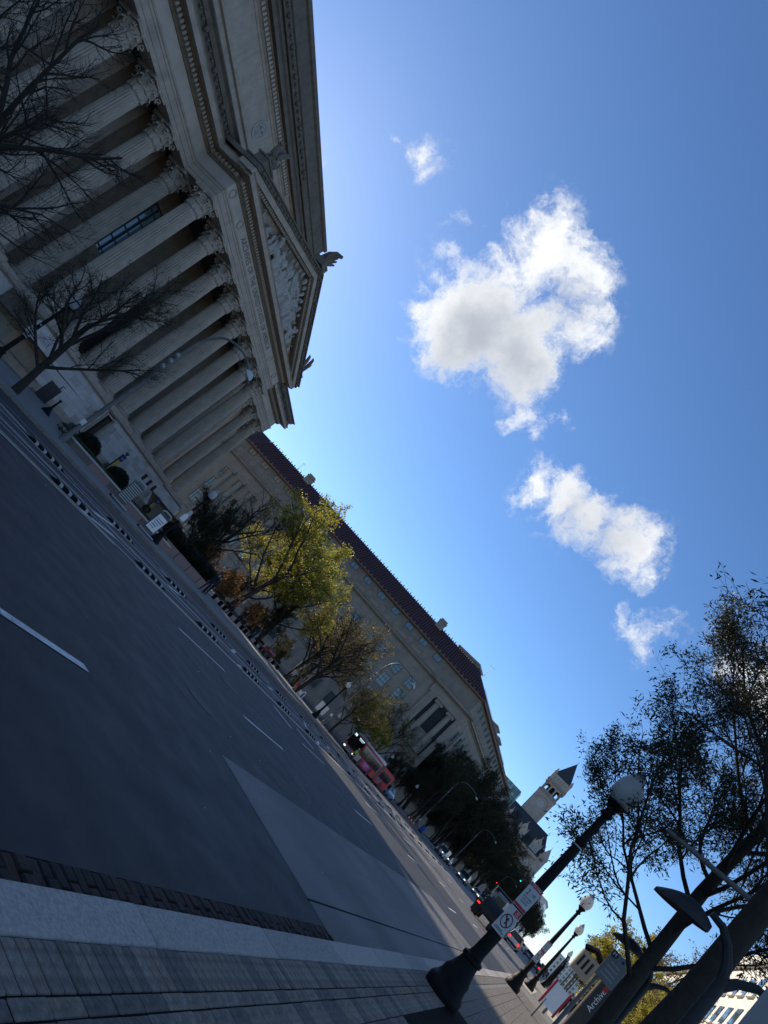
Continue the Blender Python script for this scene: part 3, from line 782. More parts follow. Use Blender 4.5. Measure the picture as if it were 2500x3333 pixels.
# carved wall panel strip beside the door, and statue pedestals at the podium ends
for u0 in (60.1, 63.8): part('carved_panel', MB().box(u0,u0+1.2,37.44,37.52,1.2,3.3), RELIEF)
for u0 in (40.6, 82.0):
    mb = MB().box(u0,u0+5.6,33.2,37.0,-.1,.75); mb.sweep([(u0+.3,36.9),(u0+.3,33.5),(u0+5.3,33.5),(u0+5.3,36.9)][::-1], [(-.5,.75),(0,.75),(0,1.9),(.12,1.95),(.24,2.1),(.26,2.25),(-2.6,2.3)])
    part('statue_pedestal', mb, STONE)
# attic storey
ATT = [(32.4,100),(32.4,60),(95.6,60),(95.6,100)]
part('attic', MB().sweep(ATT, [(-6,23),(0,23),(0,36.4),(.35,36.5),(.4,36.9),(.1,37.05),(.1,37.25),(0,37.3),(0,40.3),(.08,40.35),(.12,40.6),(.28,40.75),(.28,41.4),(.5,41.5),(.62,41.62),(-6,41.62)]), STONE)
part('attic_cornice', MB().sweep(ATT, [(-6,41.62),(1.25,41.625),(1.28,41.6),(1.3,42.1),(1.5,42.3),(.7,42.5),(.55,43.3),(-6,43.3)]), STONE_D)
part('attic_parapet', MB().sweep(ATT, [(-6,43.3),(.9,43.32),(.95,43.45),(.8,43.5),(.8,44.3),(1.0,44.42),(.6,44.6),(.45,44.7),(.45,46.5),(.7,46.7),(.7,47.2),(-6,47.3)]), STONE_D)
part('attic_roof', MB().box(36,92,62,100,46.6,47.0), STONE_D)
adm = MB().box(-.16,.16,-.3,.02,0,.5).mesh('attic_dentil', STONE_L)
dentils((33,60),(80,60),.55,40.86,adm,.28)
for i in range(38): link('scroll_ornament', scm if i % 3 else lim, arch, (34+i*1.2+OF[0], 60-.85+OF[1], 43.55), scale=1.5)
for u in (67.7, 44.0):
    mb = MB().lathe([(1.18,-.02),(1.18,.10),(1.02,.12),(1.0,.05),(.01,.05)], 36)
    mb.ell((0,0,.08),(.2,.55,.1),8,6)
    for s in (-1,1):
        mb.tube([(0,.25,.1),(s*.45,.5,.1),(s*.75,.2,.08),(s*.6,-.35,.06)],[.16,.2,.14,.06],6); mb.tube([(s*.1,-.4,.08),(s*.3,-.75,.06)],[.1,.06],5)
    mb.ell((.05,.7,.1),(.13,.16,.1),7,5)
    o = link('medallion', mb.mesh('medallion', RELIEF, True, 40), arch, (u+OF[0], 60+OF[1], 38.6), rot=(math.pi/2,0,0))

# ---------------------------------------------------------------- the long office building with the red tile roof
DSTONE = mat('buff_limestone', (.30,.26,.212), .85, .14, .6, stain=.35, streak=.35, bump=.2, bscale=10)
DSTONE2 = mat('buff_limestone_panel', (.235,.205,.17), .87, .14, .8, stain=.35, streak=.3, bump=.2, bscale=10)
TILE = mat('red_roof_tile', (.075,.026,.026), .7, .25, 3, stain=.4, bump=.2, bscale=12)
TILE_D = mat('red_roof_tile_bed', (.045,.018,.02), .8, .2, 3)
COPPER = mat('brown_eaves_copper', (.20,.10,.065), .6, .2, 3)
WGL = mat('pale_window_glass', (.07,.10,.11), .05, .15, .5, spec=1.0)
FRM = mat('window_frame_teal', (.06,.10,.10), .5, .2, 3)
JA, JU = 11.0, 150.0
jus = thing('justice_building', 'long buff stone office building with red tiled roof beyond the side street', 'building', NV*JA+UV*JU, TH)
# local: x = along the side-street front towards the avenue (0 at the corner), y = into the building, z up
def jp(name, mb, m, **kw): return obj(name, mb, m, jus, **kw)
AV = Vector((0,1,0)); ax = Vector((AV.dot(NV), AV.dot(UV)))           # the avenue direction in local axes
P0 = Vector((0,0)); PE = P0+ax*92; back = Vector((ax.y,-ax.x))         # avenue front runs off along ax
FRONT = [(-96,0),(0,0),(PE.x,PE.y)]
IN = 22
inner = [(-96,IN),(-14,IN),((PE-back*IN).x,(PE-back*IN).y)]
def wallsweep(prof): return MB().sweep(FRONT, prof)
jp('wall', wallsweep([(-.6,-.2),(.35,-.2),(.35,1.1),(.2,1.25),(.2,6.1),(.34,6.2),(.34,6.55),(0,6.6),(0,19.6),(-.6,19.6)]), DSTONE)
jp('entablature', wallsweep([(-.6,19.6),(.06,19.6),(.06,20.1),(.12,20.15),(.12,20.6),(.02,20.65),(.02,21.3),(.3,21.42),(.4,21.6),(.9,21.7),(.95,22.0),(1.1,22.15),(-.6,22.4)]), DSTONE)
jp('attic_wall', wallsweep([(-.6,22.3),(-.25,22.35),(-.25,25.8),(-.05,25.95),(-.6,25.95)]), DSTONE2)
jp('eaves', wallsweep([(-.6,25.95),(.65,25.96),(.75,26.05),(.75,26.3),(-.6,26.5)]), COPPER)
RZ = 31.2
rb_ = MB()
E0 = [(-96,-.7),(-.05,-.7),(PE.x-back.x*-.7,PE.y-back.y*-.7)]
rr = MB().sweep(FRONT, [(.72,26.32),(-7,RZ),(-14,26.4)])
jp('roof', rr, TILE_D)
tl = math.hypot(7.72, RZ-26.32); ta = math.atan2(RZ-26.32, 7.72)
tmesh = MB(); tmesh.loft([[(-.15+.02*0, y_, 0), (-.11, y_, .10), (0, y_, .145), (.11, y_, .10), (.15, y_, 0)] for y_ in (0, tl)], True)
tmesh = tmesh.mesh('roof_tile', TILE, True, 50)
def tiles(o, d, n, i0, i1, step):
    """ribs of tiles running up the slope; o start, d along, n outward"""
    rz = math.atan2(d.y, d.x)
    for i in range(i0, i1):
        p = o+d*(i*step)+n*.74
        k_ = min(1.0, abs((o+d*(i*step)).length)/4.95)                 # ribs shorten towards the hip
        if k_ > .08: link('roof_tile', tmesh, jus, (p.x, p.y, 26.34), rot=(ta, 0, rz), scale=(1, k_, 1))
tiles(Vector((-75,0)), Vector((1,0)), Vector((0,-1)), 0, 134, .56)
tiles(Vector((0,0)), ax, back, 1, 140, .62)
af = MB().ell((0,0,.14),(.09,.06,.2),6,5).box(-.1,.1,-.05,.05,-.05,.06).mesh('antefix', DSTONE, True)
cr = MB().tube([(0,0,0),(0,.02,.3),(0,-.05,.5)],[.12,.10,.04],6).mesh('ridge_crest', TILE, True)
for i in range(66): link('antefix', af, jus, (-75+i*1.12+.28, -.76, 26.3))
for i in range(60):
    p = ax*(.6+i*1.5)+back*.76; link('antefix', af, jus, (p.x, p.y, 26.3))
for i in range(60): link('ridge_crest', cr, jus, (-75+i*1.12, 7.0, RZ))
for i in range(60):
    p = ax*(19+i*1.18)-back*7.0; link('ridge_crest', cr, jus, (p.x, p.y, RZ))
def chimney(x, y, w, h, z, rz=0, nm='chimney', m=DSTONE):
    mb = MB().box(-w/2,w/2,-w*.4,w*.4,0,h).box(-w/2-.12,w/2+.12,-w*.4-.12,w*.4+.12,h,h+.22).box(-w/2+.1,w/2-.1,-w*.35,w*.35,h+.22,h+.7)
    return jp(nm, mb, m, loc=(x,y,z), rz=rz)
chimney(-62.0, 6.4, 1.9, 2.1, 30.0); chimney(-17.2, 6.4, 1.9, 2.1, 30.0)
def pent(s, t, w, d_, h, z=27):
    p = ax*s-back*t; rz = math.atan2(ax.y,ax.x)
    mb = MB().box(-w/2,w/2,0,d_,0,h).box(-w/2-.3,w/2+.3,-.3,d_+.3,h,h+.45)
    jp('penthouse', mb, DSTONE, loc=(p.x,p.y,z), rz=rz)
pent(9,8,6,6,5.0); pent(17,8,6,6,4.4); pent(55,7.5,6,6,5.6); pent(66,7.5,7,6,5.2)
jp('roof_aerial', MB().tube([(0,0,0),(0,0,3.4)],.05,5).tube([(-.7,0,3.0),(.7,0,3.0)],.03,4), STEEL, loc=(-3,8,31))
jp('roof_aerial', MB().tube([(0,0,0),(0,0,2.6)],.04,5).tube([(-.4,0,2.3),(.5,0,2.3)],.03,4), STEEL, loc=(-66,7,31))
# windows: recessed opening, glass, frame bars
_wc = {}
def window(x, z, w, h, y=-.01, rz=0, bars=(2,2), dep=.22, surround=True):
    key = (w,h,bars,surround)
    if key not in _wc:
        fm = MB()
        for i in range(bars[0]+1): fm.box(-w/2+i*w/bars[0]-.05, -w/2+i*w/bars[0]+.05, -.10, -.02, 0, h)
        for j in range(bars[1]+1): fm.box(-w/2, w/2, -.095, -.025, j*h/bars[1]-.05, j*h/bars[1]+.05)
        sm = MB()
        if surround: sm.box(-w/2-.28,-w/2-.06,-.16,0,-.06,h+.06).box(w/2+.06,w/2+.28,-.16,0,-.06,h+.06).box(-w/2-.28,w/2+.28,-.16,0,h+.06,h+.28).box(-w/2-.34,w/2+.34,-.24,0,-.26,-.06)
        _wc[key] = (MB().box(-w/2,w/2,-.02,.0,0,h).mesh('window', WGL), fm.mesh('window_frame', FRM), sm.mesh('window_surround', DSTONE) if surround else None)
    a, b, c = _wc[key]
    o = link('window', a, jus, (x,y,z), rz=rz); link('window_frame', b, o)
    if c: link('window_surround', c, o)
    return o
bays = [-12.4-4.36*k for k in range(15)]
for x in bays:
    window(x, 24.55, 1.75, 1.15, .24, bars=(2,1), surround=False)
    for z, h in ((16.4,2.2),(12.4,2.7),(8.0,3.0)): window(x, z, 1.9, h, -.012, bars=(3,3))
    window(x, 2.0, 1.6, 2.4, -.212, bars=(2,2))
    jp('panel_moulding', MB().box(x-1.45,x+1.45,-.07,0,11.25,11.9), DSTONE2)
mdm = MB().lathe([(.62,-.02),(.62,.08),(.5,.1),(.48,.03),(.01,.03)],20).ell((0,0,.06),(.2,.26,.1),7,5).mesh('medallion', DSTONE, True, 40)
for k in range(15): link('medallion', mdm, jus, (-14.6-4.36*k, .25, 23.45), rot=(math.pi/2,0,0))
for k in range(12): jp('garland_panel', MB().box(-12.4-4.36*k-1.2,-12.4-4.36*k+1.2,.18,.25,22.7,23.2), DSTONE)
# recessed loggia with two columns in the corner pavilion, and slender column strips further back
IONC = MB().lathe([(.72,0),(.78,.1),(.7,.25),(.66,.35),(.64,4),(.58,9.2),(.62,9.35),(.60,9.5)],20).box(-.82,.82,-.7,.7,10.05,10.25)
for s in (-.72,.72): IONC.tube([(s,-.72,9.85),(s,.72,9.85)],.30,12)
IONC.box(-.75,.75,-.6,.6,9.55,10.05)
IONC = IONC.mesh('ionic_column', DSTONE, True, 35)
jp('loggia_void', MB().box(-7.0,-.9,-.06,-.02,9.0,19.3), DARK)
jp('loggia_wall', MB().box(-6.6,-1.3,-.10,-.062,9.2,13.2), DSTONE2)
for x in (-5.6,-2.3): link('ionic_column', IONC, jus, (x,-.35,9.05))
jp('pavilion_quoin', MB().box(-8.6,-7.0,-.45,0,6.6,19.5), DSTONE); jp('pavilion_quoin', MB().box(-.9,.3,-.45,0,6.6,19.5), DSTONE)
jp('pavilion_cornice', MB().sweep([(-9,0),(-9,-.5),(.55,-.5),(.55,1)], [(-.2,19.5),(.06,19.5),(.1,20.6),(.05,21.3),(.4,21.6),(1.0,21.72),(1.15,22.2),(-.3,22.45)]), DSTONE)
for x in (-72.5,-69,-65.5): link('ionic_column', IONC, jus, (x,-.3,9.05))
jp('tunnel_door', MB().box(-46.4,-42.2,-.3,-.2,.1,4.3), DARK); jp('vent_grille', MB().box(-41.0,-40.8,-.26,-.2,1.2,3.4), DARK)
# avenue front: columns of windows and pilaster strips
rzv = math.atan2(ax.y, ax.x)
for k in range(19):
    p = ax*(4.2+k*4.7)+back*.012
    for z, h in ((16.2,2.4),(11.8,3.0),(7.6,3.0)): window(p.x, z, 1.9, h, p.y, rzv, (3,3))
    q = ax*(4.2+k*4.7)-back*.24; window(q.x, 24.3, 1.5, 1.2, q.y, rzv, (2,1), surround=False)
    q = ax*(6.5+k*4.7); jp('pilaster', MB().bev(-.62,.62,-.38,.02,6.6,19.4,.05), DSTONE, loc=(q.x,q.y,0), rz=rzv)
    q = ax*(6.5+k*4.7)-back*.24; link('medallion', mdm, jus, (q.x,q.y,23.4), rot=(math.pi/2,0,rzv))
jp('courtyard_mass', MB().prism([(-96,7),(-9,7),((PE-back*9).x,(PE-back*9).y),((PE-back*30).x,(PE-back*30).y),(-96,30)], -.2, 26.3), DSTONE2)

# ---------------------------------------------------------------- next block along the avenue
irs = thing('tax_office_building', 'long buff stone block with flat cornice behind the dark street trees', 'building', (-43, 262, 0), math.pi/2)
mb = MB().box(0,148,0,24,-.2,23).box(-.7,148.7,-.7,24,23,23.6).box(.5,147.5,1,24,23.6,25.2)
obj('wall', mb, DSTONE, irs)
for k in range(28):
    for z, h in ((16.5,2.4),(11.8,2.8),(7,2.8)):
        o = link('window', _wc[(1.9,h if (1.9,h,(3,3),True) in _wc else 3.0,(3,3),True)][0] if (1.9,h,(3,3),True) in _wc else _wc[(1.9,3.0,(3,3),True)][0], irs, (4+k*5.2,-.02,z))
obj('roof', MB().box(2,146,3,22,25.2,27.5), TILE, irs)

# ---------------------------------------------------------------- green glass roof and romanesque tower building
glb = thing('glass_roofed_block', 'green glass clad block with gridded panes rising left of the clock tower', 'building', (-64.5, 330, 0), RAD(6))
GGL = [mat('green_glass_%d' % i, c, .15, .15, .8, spec=.8) for i, c in enumerate(((.05,.13,.11),(.10,.20,.17),(.20,.32,.28),(.07,.15,.13)))]
obj('core', MB().prism([(-9,0),(7.8,0),(6.6,-3),(6.6,12),(-9,12)][:2]+[(7.8,12),(-9,12)], 0, 41.4), mat('green_glass_mullion', (.025,.06,.055), .4, .2, 2), glb)
rg = random.Random(4); gm = [MB().box(.06,1.12,-.07,0,.06,1.34).mesh('glass_pane', m) for m in GGL]
for i in range(14):
    for j in range(10): link('glass_pane', rg.choice(gm), glb, (-8.9+i*1.18, -.01, 27.2+j*1.42))
gm2 = [MB().box(-.0,.07,.06,1.12,.06,1.34).mesh('glass_pane', m) for m in GGL]
for i in range(6):
    for j in range(10): link('glass_pane', rg.choice(gm2), glb, (7.82, .2+i*1.2, 27.2+j*1.42))
obj('white_parapet', MB().box(-9.3,8.4,-.6,.2,25.4,26.8), WHITE, glb)

OPS = mat('romanesque_granite', (.40,.345,.285), .85, .12, .35, stain=.3, streak=.3, bump=.15, bscale=4)
OPD = mat('romanesque_granite_dark', (.26,.24,.215), .85, .15, .5, stain=.3, bump=.15, bscale=4)
SLATE = mat('dark_slate_roof', (.035,.042,.05), .6, .2, 1.2, bump=.2, bscale=6)
op = thing('clock_tower_building', 'grey romanesque stone building with steep slate roof, dormers and tall clock tower', 'building', (-60, 440, 0), RAD(4))
def opp(name, mb, m=OPS, parent=op, **kw): return obj(name, mb, m, parent, **kw)
# main block: x from -18 (left) to +18 (right corner towards the avenue); front faces the viewer (-y)
opp('wall', MB().box(-26,18,0,40,-.2,35.4))
opp('cornice', MB().box(-26.3,18.4,-.5,.02,34.6,35.8))
corb = MB().box(-.32,.32,-.45,0,0,.9).mesh('corbel', OPD)
for i in range(40): link('corbel', corb, op, (-25.4+i*1.1,0,33.4))
rf = MB(); rf.add([(-26,-.3,35.8),(18.2,-.3,35.8),(18.2,40,35.8),(-26,40,35.8),(-26,9,49.2),(9.8,9,49.2),(9.8,30,49.2),(-26,30,49.2)],
                  [(0,1,5,4),(1,2,6,5),(2,3,7,6),(4,5,6,7),(3,0,4,7)])
roof = opp('roof', rf, SLATE)
opp('roof_ridge', MB().box(-26,10.2,8.6,9.4,49.1,49.6).tube([(10,9,49.4),(10,9,51.6)],.15,6), SLATE)
def arch_poly(w, h, n=8):
    r = w/2
    return [(-r,0),(r,0)]+[(r*math.cos(math.pi*i/n), h-r+r*math.sin(math.pi*i/n)) for i in range(n+1)]
def arch_panel(mb, x, z, w, h, y0, y1):
    P = arch_poly(w,h); n = len(P)
    mb.add([(x+a,y0,z+b) for a,b in P]+[(x+a,y1,z+b) for a,b in P], [tuple(range(n)), tuple(range(2*n-1,n-1,-1))]+[(i,n+i,n+(i+1)%n,(i+1)%n) for i in range(n)])
    return mb
def dormer(x, w, z, h):
    d = opp('dormer', MB().prism([(-w/2,0),(w/2,0),(w/2,6),(-w/2,6)], 0, h*.52), loc=(x,.2,z))
    g = MB(); g.add([(-w/2-.3,-.1,h*.52),(w/2+.3,-.1,h*.52),(0,-.1,h),(-w/2-.3,6,h*.52),(w/2+.3,6,h*.52),(0,6,h)],[(0,1,2),(5,4,3),(0,2,5,3),(1,4,5,2),(0,3,4,1)])
    obj('dormer_gable', g, OPS, d)
    for s in (-1,1):
        obj('dormer_window', MB().box(s*w*.22-w*.15,s*w*.22+w*.15,-.06,.0,h*.08,h*.36), WGL, d); obj('dormer_pinnacle', MB().lathe([(.28,0),(.3,h*.2),(.02,h*.34)],7), OPS, d, loc=(s*(w/2),0,h*.46))
    obj('gable_roundel', MB().ell((0,-.12,h*.66),(w*.07,.06,w*.07),8,5), DARK, d)
    obj('gable_finial', MB().tube([(0,0,h),(0,0,h+1.4)],[.16,.04],5), OPS, d)
dormer(9.5,5.2,36,9.0); dormer(-1.2,5.4,36,9.4); dormer(-12.0,4.6,36,8.6)
# corner turret with cone
opp('corner_turret', MB().lathe([(2.5,-.2),(2.5,37.6),(2.8,37.8),(2.8,38.4),(.15,44.6)],10), loc=(16.4,.6,0))
opp('turret_finial', MB().tube([(16.4,.6,44.4),(16.4,.6,46.6)],[.2,.04],5))
opp('corner_pinnacle', MB().lathe([(1.2,33),(1.2,38.6),(1.5,38.9),(.05,44.2)],8), loc=(13.4,4.5,0))
for i in range(3): opp('turret_slit', MB().box(15.2+i*.8,15.5+i*.8,-2.15,-1.8,35.6,37.0), DARK)
for x in (11.4,6.2,1.0,-4.2,-9.4,-14.6):
    mb = MB(); P = arch_poly(3.6,6.2); opp('arch_moulding', arch_panel(MB(), x, 25.6, 4.0, 6.4, -.18, .02), OPD)
    opp('arched_window', arch_panel(MB(), x, 25.6, 2.6, 5.6, -.3, -.17), OPS); opp('window', arch_panel(MB(), x, 26.2, 1.6, 3.8, -.36, -.29), GLASS)
opp('slit_window', MB().box(13.8,14.9,-.1,0,28,31), GLASS); opp('slit_window', MB().box(13.4,14.3,-.1,0,21,24.4), GLASS)
# tower: local frame slightly turned so that its left face shows
tw = opp('tower_shaft', MB().box(-6,6,-6,6,0,68), loc=(-6.3,31,0), rz=RAD(4))
def twp(name, mb, m=OPS, **kw): return obj(name, mb, m, tw, **kw)
for f in range(4):
    rz = f*math.pi/2
    twp('corner_buttress', MB().box(-6.35,-4.6,-6.35,-5.9,0,67.4), rz=rz); twp('corner_buttress', MB().box(4.6,6.35,-6.3,-5.9,0,67.4), rz=rz)
    ring = MB()
    for i in range(19):
        a, b = math.pi*i/18, math.pi*(i+1)/18
        ring.add([(r*math.cos(t), y, 61+r*math.sin(t)) for t in (a,b) for r in (4.0,4.5) for y in (-6.25,-6.0)], [(0,2,6,4),(1,5,7,3),(0,4,5,1),(2,3,7,6)]) if i < 18 else None
    twp('arch_moulding', ring, OPD, rz=rz)
    twp('string_course', MB().box(-6.5,6.5,-6.6,-5.9,67.0,67.9), OPD, rz=rz)
    if f in (0,3):
        c = twp('clock_face', MB().lathe([(2.35,0),(2.35,.18),(2.05,.2),(2.0,.12),(.01,.12)],32), mat('clock_dial', (.45,.44,.41), .6, .06, 1), loc=((0,-6.02,60.8) if f == 0 else (-6.02,0,60.8)), rot=(math.pi/2,0,rz))
        for i in range(12):
            t = i*math.pi/6; obj('hour_mark', MB().box(-.11,.11,1.45,1.9,.12,.16), SIGNBLK, c, rot=(0,0,t))
        obj('minute_hand', MB().box(-.07,.07,-.3,1.8,.17,.2), SIGNBLK, c, rot=(0,0,RAD(60))); obj('hour_hand', MB().box(-.1,.1,-.2,1.2,.16,.185), SIGNBLK, c, rot=(0,0,RAD(-86)))
# belfry with three arched openings on each side
twp('belfry_core', MB().box(-3.2,3.2,-3.2,3.2,68,75.2), DARK)
for f in range(4):
    rz = f*math.pi/2
    for x0, x1 in ((-6,-4.7),(-2.1,-1.25),(1.25,2.1),(4.7,6)): twp('belfry_pier', MB().box(x0,x1,-6,-4.9,68,74.6), rz=rz)
    for x in (-3.4,0,3.4):
        sp = MB(); r = 1.3
        P = [(-1.7,73.6),(-1.7,74.7),(1.7,74.7),(1.7,73.6),(r,72.0)]+[(r*math.cos(math.pi*i/8), 72+r*math.sin(math.pi*i/8)) for i in range(9)]+[(-1.7,72.0)]
        for i in range(8):
            a, b = math.pi*i/8, math.pi*(i+1)/8
            q = [(x+r*math.cos(a),72+r*math.sin(a)),(x+r*math.cos(b),72+r*math.sin(b)),(x+1.7*math.cos(b),74.7),(x+1.7*math.cos(a),74.7)]
            sp.add([(u,-6,z) for u,z in q]+[(u,-4.9,z) for u,z in q], [(0,1,2,3),(7,6,5,4),(0,4,5,1),(1,5,6,2)])
        twp('belfry_arch', sp, rz=rz)
        twp('belfry_balustrade', MB().box(x-1.3,x+1.3,-5.9,-5.6,68,69.2), OPD, rz=rz)
twp('belfry_cornice', MB().box(-6.9,6.9,-6.9,6.9,74.7,76.2), OPD)
twp('parapet', MB().box(-6.2,6.2,-6.2,6.2,76.2,80.6))
for f in range(4):
    rz = f*math.pi/2
    for i in range(5): twp('parapet_opening', arch_panel(MB(), -3.6+i*1.8, 77.6, .8, 1.8, -6.26, -6.2), OPD, rz=rz)
for sx in (-1,1):
    for sy in (-1,1): twp('corner_bartizan', MB().lathe([(1.0,74),(1.0,81.2),(1.15,81.4),(.05,84.4)],8), loc=(sx*5.7,sy*5.7,0))
pr = MB(); pr.add([(-5.9,-5.9,80.6),(5.9,-5.9,80.6),(5.9,5.9,80.6),(-5.9,5.9,80.6),(0,0,95.2)],[(0,1,4),(1,2,4),(2,3,4),(3,0,4)])
twp('spire_roof', pr, SLATE); twp('spire_finial', MB().tube([(0,0,94.2),(0,0,97)],[.25,.05],6), SLATE)

# ---------------------------------------------------------------- far end of the avenue and the north side
def office(name, label, loc, rz, w, d, h, m, floors, cols, roof=None, cat='building'):
    b = thing(name, label, cat, loc, rz)
    obj('wall', MB().box(0,w,0,d,-.2,h), m, b)
    obj('cornice', MB().box(-.4,w+.4,-.4,d+.4,h,h+.8), m, b)
    fh = (h-3)/floors; ww = w/cols*.52; wm_ = MB().box(-ww/2,ww/2,-.06,.02,0,fh*.55).mesh('window', GLASS)
    wb_ = MB().box(-ww/2-.15,ww/2+.15,-.2,.02,-.2,0).mesh('window_sill', m)
    for i in range(cols):
        for j in range(floors):
            o = link('window', wm_, b, (w*(i+.5)/cols, 0, 3+j*fh)); link('window_sill', wb_, o)
    return b
PALE = mat('pale_stone', (.62,.60,.56), .8, .08, .4); TAN = mat('tan_stone', (.45,.39,.32), .8, .1, .4)
office('treasury_building', 'white columned building closing the far end of the avenue', (-20, 980, 0), 0, 46, 30, 24, PALE, 4, 10)
office('hotel_building', 'white sunlit block beyond the dark trees at the end of the avenue', (-41, 640, 0), RAD(90), 60, 26, 34, PALE, 8, 12)
office('corner_office', 'tan office block standing before the far white buildings', (-43, 520, 0), RAD(90), 60, 26, 27, TAN, 6, 12)
office('north_side_block', 'cream office block seen through the leaves on the right', (8.6, 120, 0), RAD(-90), 84, 18, 13, PALE, 4, 26)
office('north_side_terrace', 'pale bay-windowed block on the right behind the station sign', (14, 150, 0), RAD(4), 40, 26, 13, PALE, 4, 10)
office('north_corner_block', 'white corner block far along the right-hand pavement', (9, 300, 0), RAD(3), 40, 40, 17, PALE, 5, 9)

# ---------------------------------------------------------------- trees
BARK = mat('dark_bark', (.030,.024,.019), .9, .3, 6, bump=.8, bscale=14)
BARK_G = mat('grey_bark', (.045,.036,.028), .9, .3, 6, bump=.8, bscale=14)
def leafmats(pre, cols, tr=.5): return [mat('%s_leaf_%d' % (pre, i), c, .55, .25, 4, transl=tr, spec=.3) for i, c in enumerate(cols)]
class Tree:
    def __init__(s, seed): s.r = random.Random(seed); s.br = []; s.tips = []
    def grow(s, p, d, L, rad, lv, P):
        r = s.r; n = P['seg'][lv]; pts = [Vector(p)]; d = d.normalized()
        step = L/n
        for i in range(n):
            j = P['jit'][lv]
            d = (d+Vector((r.uniform(-j,j), r.uniform(-j,j), r.uniform(-j,j)))+Vector((0,0,P['up'][lv]))).normalized()
            pts.append(pts[-1]+d*step)
        end = P['end'][lv]
        rads = [rad*(1-(1-end)*i/n) for i in range(n+1)]
        if lv == 0: rads[0] *= 1.2
        s.br.append((lv, pts, rads))
        if lv == P['max']:
            s.tips.append((pts, d)); return
        k = P['kids'][lv]
        for c in range(k):
            t = P['t0'][lv]+(1-P['t0'][lv])*(c+r.random())/k
            x = min(t*n, n-.001); i = int(x); f = x-i
            q = pts[i].lerp(pts[i+1], f); dd = (pts[i+1]-pts[i]).normalized()
            a = r.uniform(0, 2*math.pi) if lv else (c*2.4+r.uniform(-.4,.4))
            ortho = dd.orthogonal().normalized(); ortho.rotate(Matrix.Rotation(a, 3, dd))
            ang = RAD(r.uniform(*P['ang'][lv]))
            nd = dd*math.cos(ang)+ortho*math.sin(ang)
            nl = L*r.uniform(*P['len'][lv])*(1-.35*t if lv else 1)
            rr = min((rads[i]*(1-f)+rads[i+1]*f)*.8, rad*P['rr'][lv])
            s.grow(q, nd, nl, rr, lv+1, P)
def tube_arrays(brs, sides):
    V, F, o = [], [], 0
    for lv, pts, rads in brs:
        n = sides[lv]; P = np.array([tuple(p) for p in pts]); k = len(P)
        T = np.gradient(P, axis=0); T /= (np.linalg.norm(T, axis=1, keepdims=True)+1e-9)
        ref = np.array((0,0,1.)) if abs(T[0,2]) < .9 else np.array((1.,0,0))
        A = np.cross(T, ref); A /= (np.linalg.norm(A, axis=1, keepdims=True)+1e-9); B = np.cross(A, T)
        ph = np.arange(n)*2*math.pi/n; R = np.array(rads)[:,None,None]
        ring = P[:,None,:]+R*(np.cos(ph)[None,:,None]*A[:,None,:]+np.sin(ph)[None,:,None]*B[:,None,:])
        V.append(ring.reshape(-1,3))
        i = np.arange(k-1)[:,None]*n; j = np.arange(n)[None,:]; j2 = (j+1) % n
        F.append((np.stack([i+j, i+j2, i+n+j2, i+n+j], -1)+o).reshape(-1,4)); o += k*n
    return np.concatenate(V), np.concatenate(F)
def leaf_arrays(tips, per, L, W, seed, droop=.3, spread=.12, skip=.0):
    g = np.random.default_rng(seed); C, D = [], []
    for pts, d in tips:
        if g.random() < skip: continue
        P = np.array([tuple(p) for p in pts]); n = max(1, int(per*g.uniform(.6,1.4)))
        t = g.uniform(.15,1,n)*(len(P)-1); i = np.minimum(t.astype(int), len(P)-2); f = (t-i)[:,None]
        c = P[i]*(1-f)+P[i+1]*f+g.normal(0,spread,(n,3))
        dd = (P[i+1]-P[i]); dd /= np.linalg.norm(dd,axis=1,keepdims=True)+1e-9
        v = dd*.7+g.normal(0,.6,(n,3)); v[:,2] -= droop
        C.append(c); D.append(v/np.linalg.norm(v,axis=1,keepdims=True))
    C = np.concatenate(C); D = np.concatenate(D); n = len(C)
    N = np.cross(D, g.normal(0,1,(n,3))); N /= np.linalg.norm(N,axis=1,keepdims=True)+1e-9
    ls = (L*g.uniform(.7,1.3,n))[:,None]; ws = (W*g.uniform(.7,1.3,n))[:,None]
    UPv = np.cross(N, D)
    V = np.stack([C, C+D*ls*.45+N*ws+UPv*ws*.3, C+D*ls, C+D*ls*.5-N*ws+UPv*ws*.3], 1).reshape(-1,3)
    return V, np.arange(4*n).reshape(-1,4)
def tree_meshes(name, seed, P, base_d, L, rad, leaf=None, bark=BARK, lmats=None):
    T = Tree(seed); T.grow(Vector((0,0,-.1)), base_d, L, rad, 0, P)
    out = {}
    tr = raw('trunk', *tube_arrays([b for b in T.br if b[0] == 0], P['sides']), bark, smooth=True)
    lb = raw('limbs', *tube_arrays([b for b in T.br if b[0] > 0], P['sides']), bark, smooth=True)
    ms = [('trunk', tr.data), ('limbs', lb.data)]
    if leaf:
        V, F = leaf_arrays(T.tips, seed=seed, **leaf)
        cr = raw('crown', V, F, lmats)
        mi = np.random.default_rng(seed).integers(0, len(lmats), len(F)).astype(np.int32)
        cr.data.polygons.foreach_set('material_index', mi); ms.append(('crown', cr.data)); bpy.data.objects.remove(cr)
    bpy.data.objects.remove(tr); bpy.data.objects.remove(lb)
    return ms
def plant(ms, name, label, loc, rz=0, sc=1.0, group=None, cat='tree', tilt=(0,0)):
    o = thing(name, label, cat, loc, rz, group)
    o.rotation_euler = (tilt[0], tilt[1], rz)
    o.scale = (sc,)*3 if not isinstance(sc, tuple) else sc
    for n, me in ms: link(n, me, o)
    return o
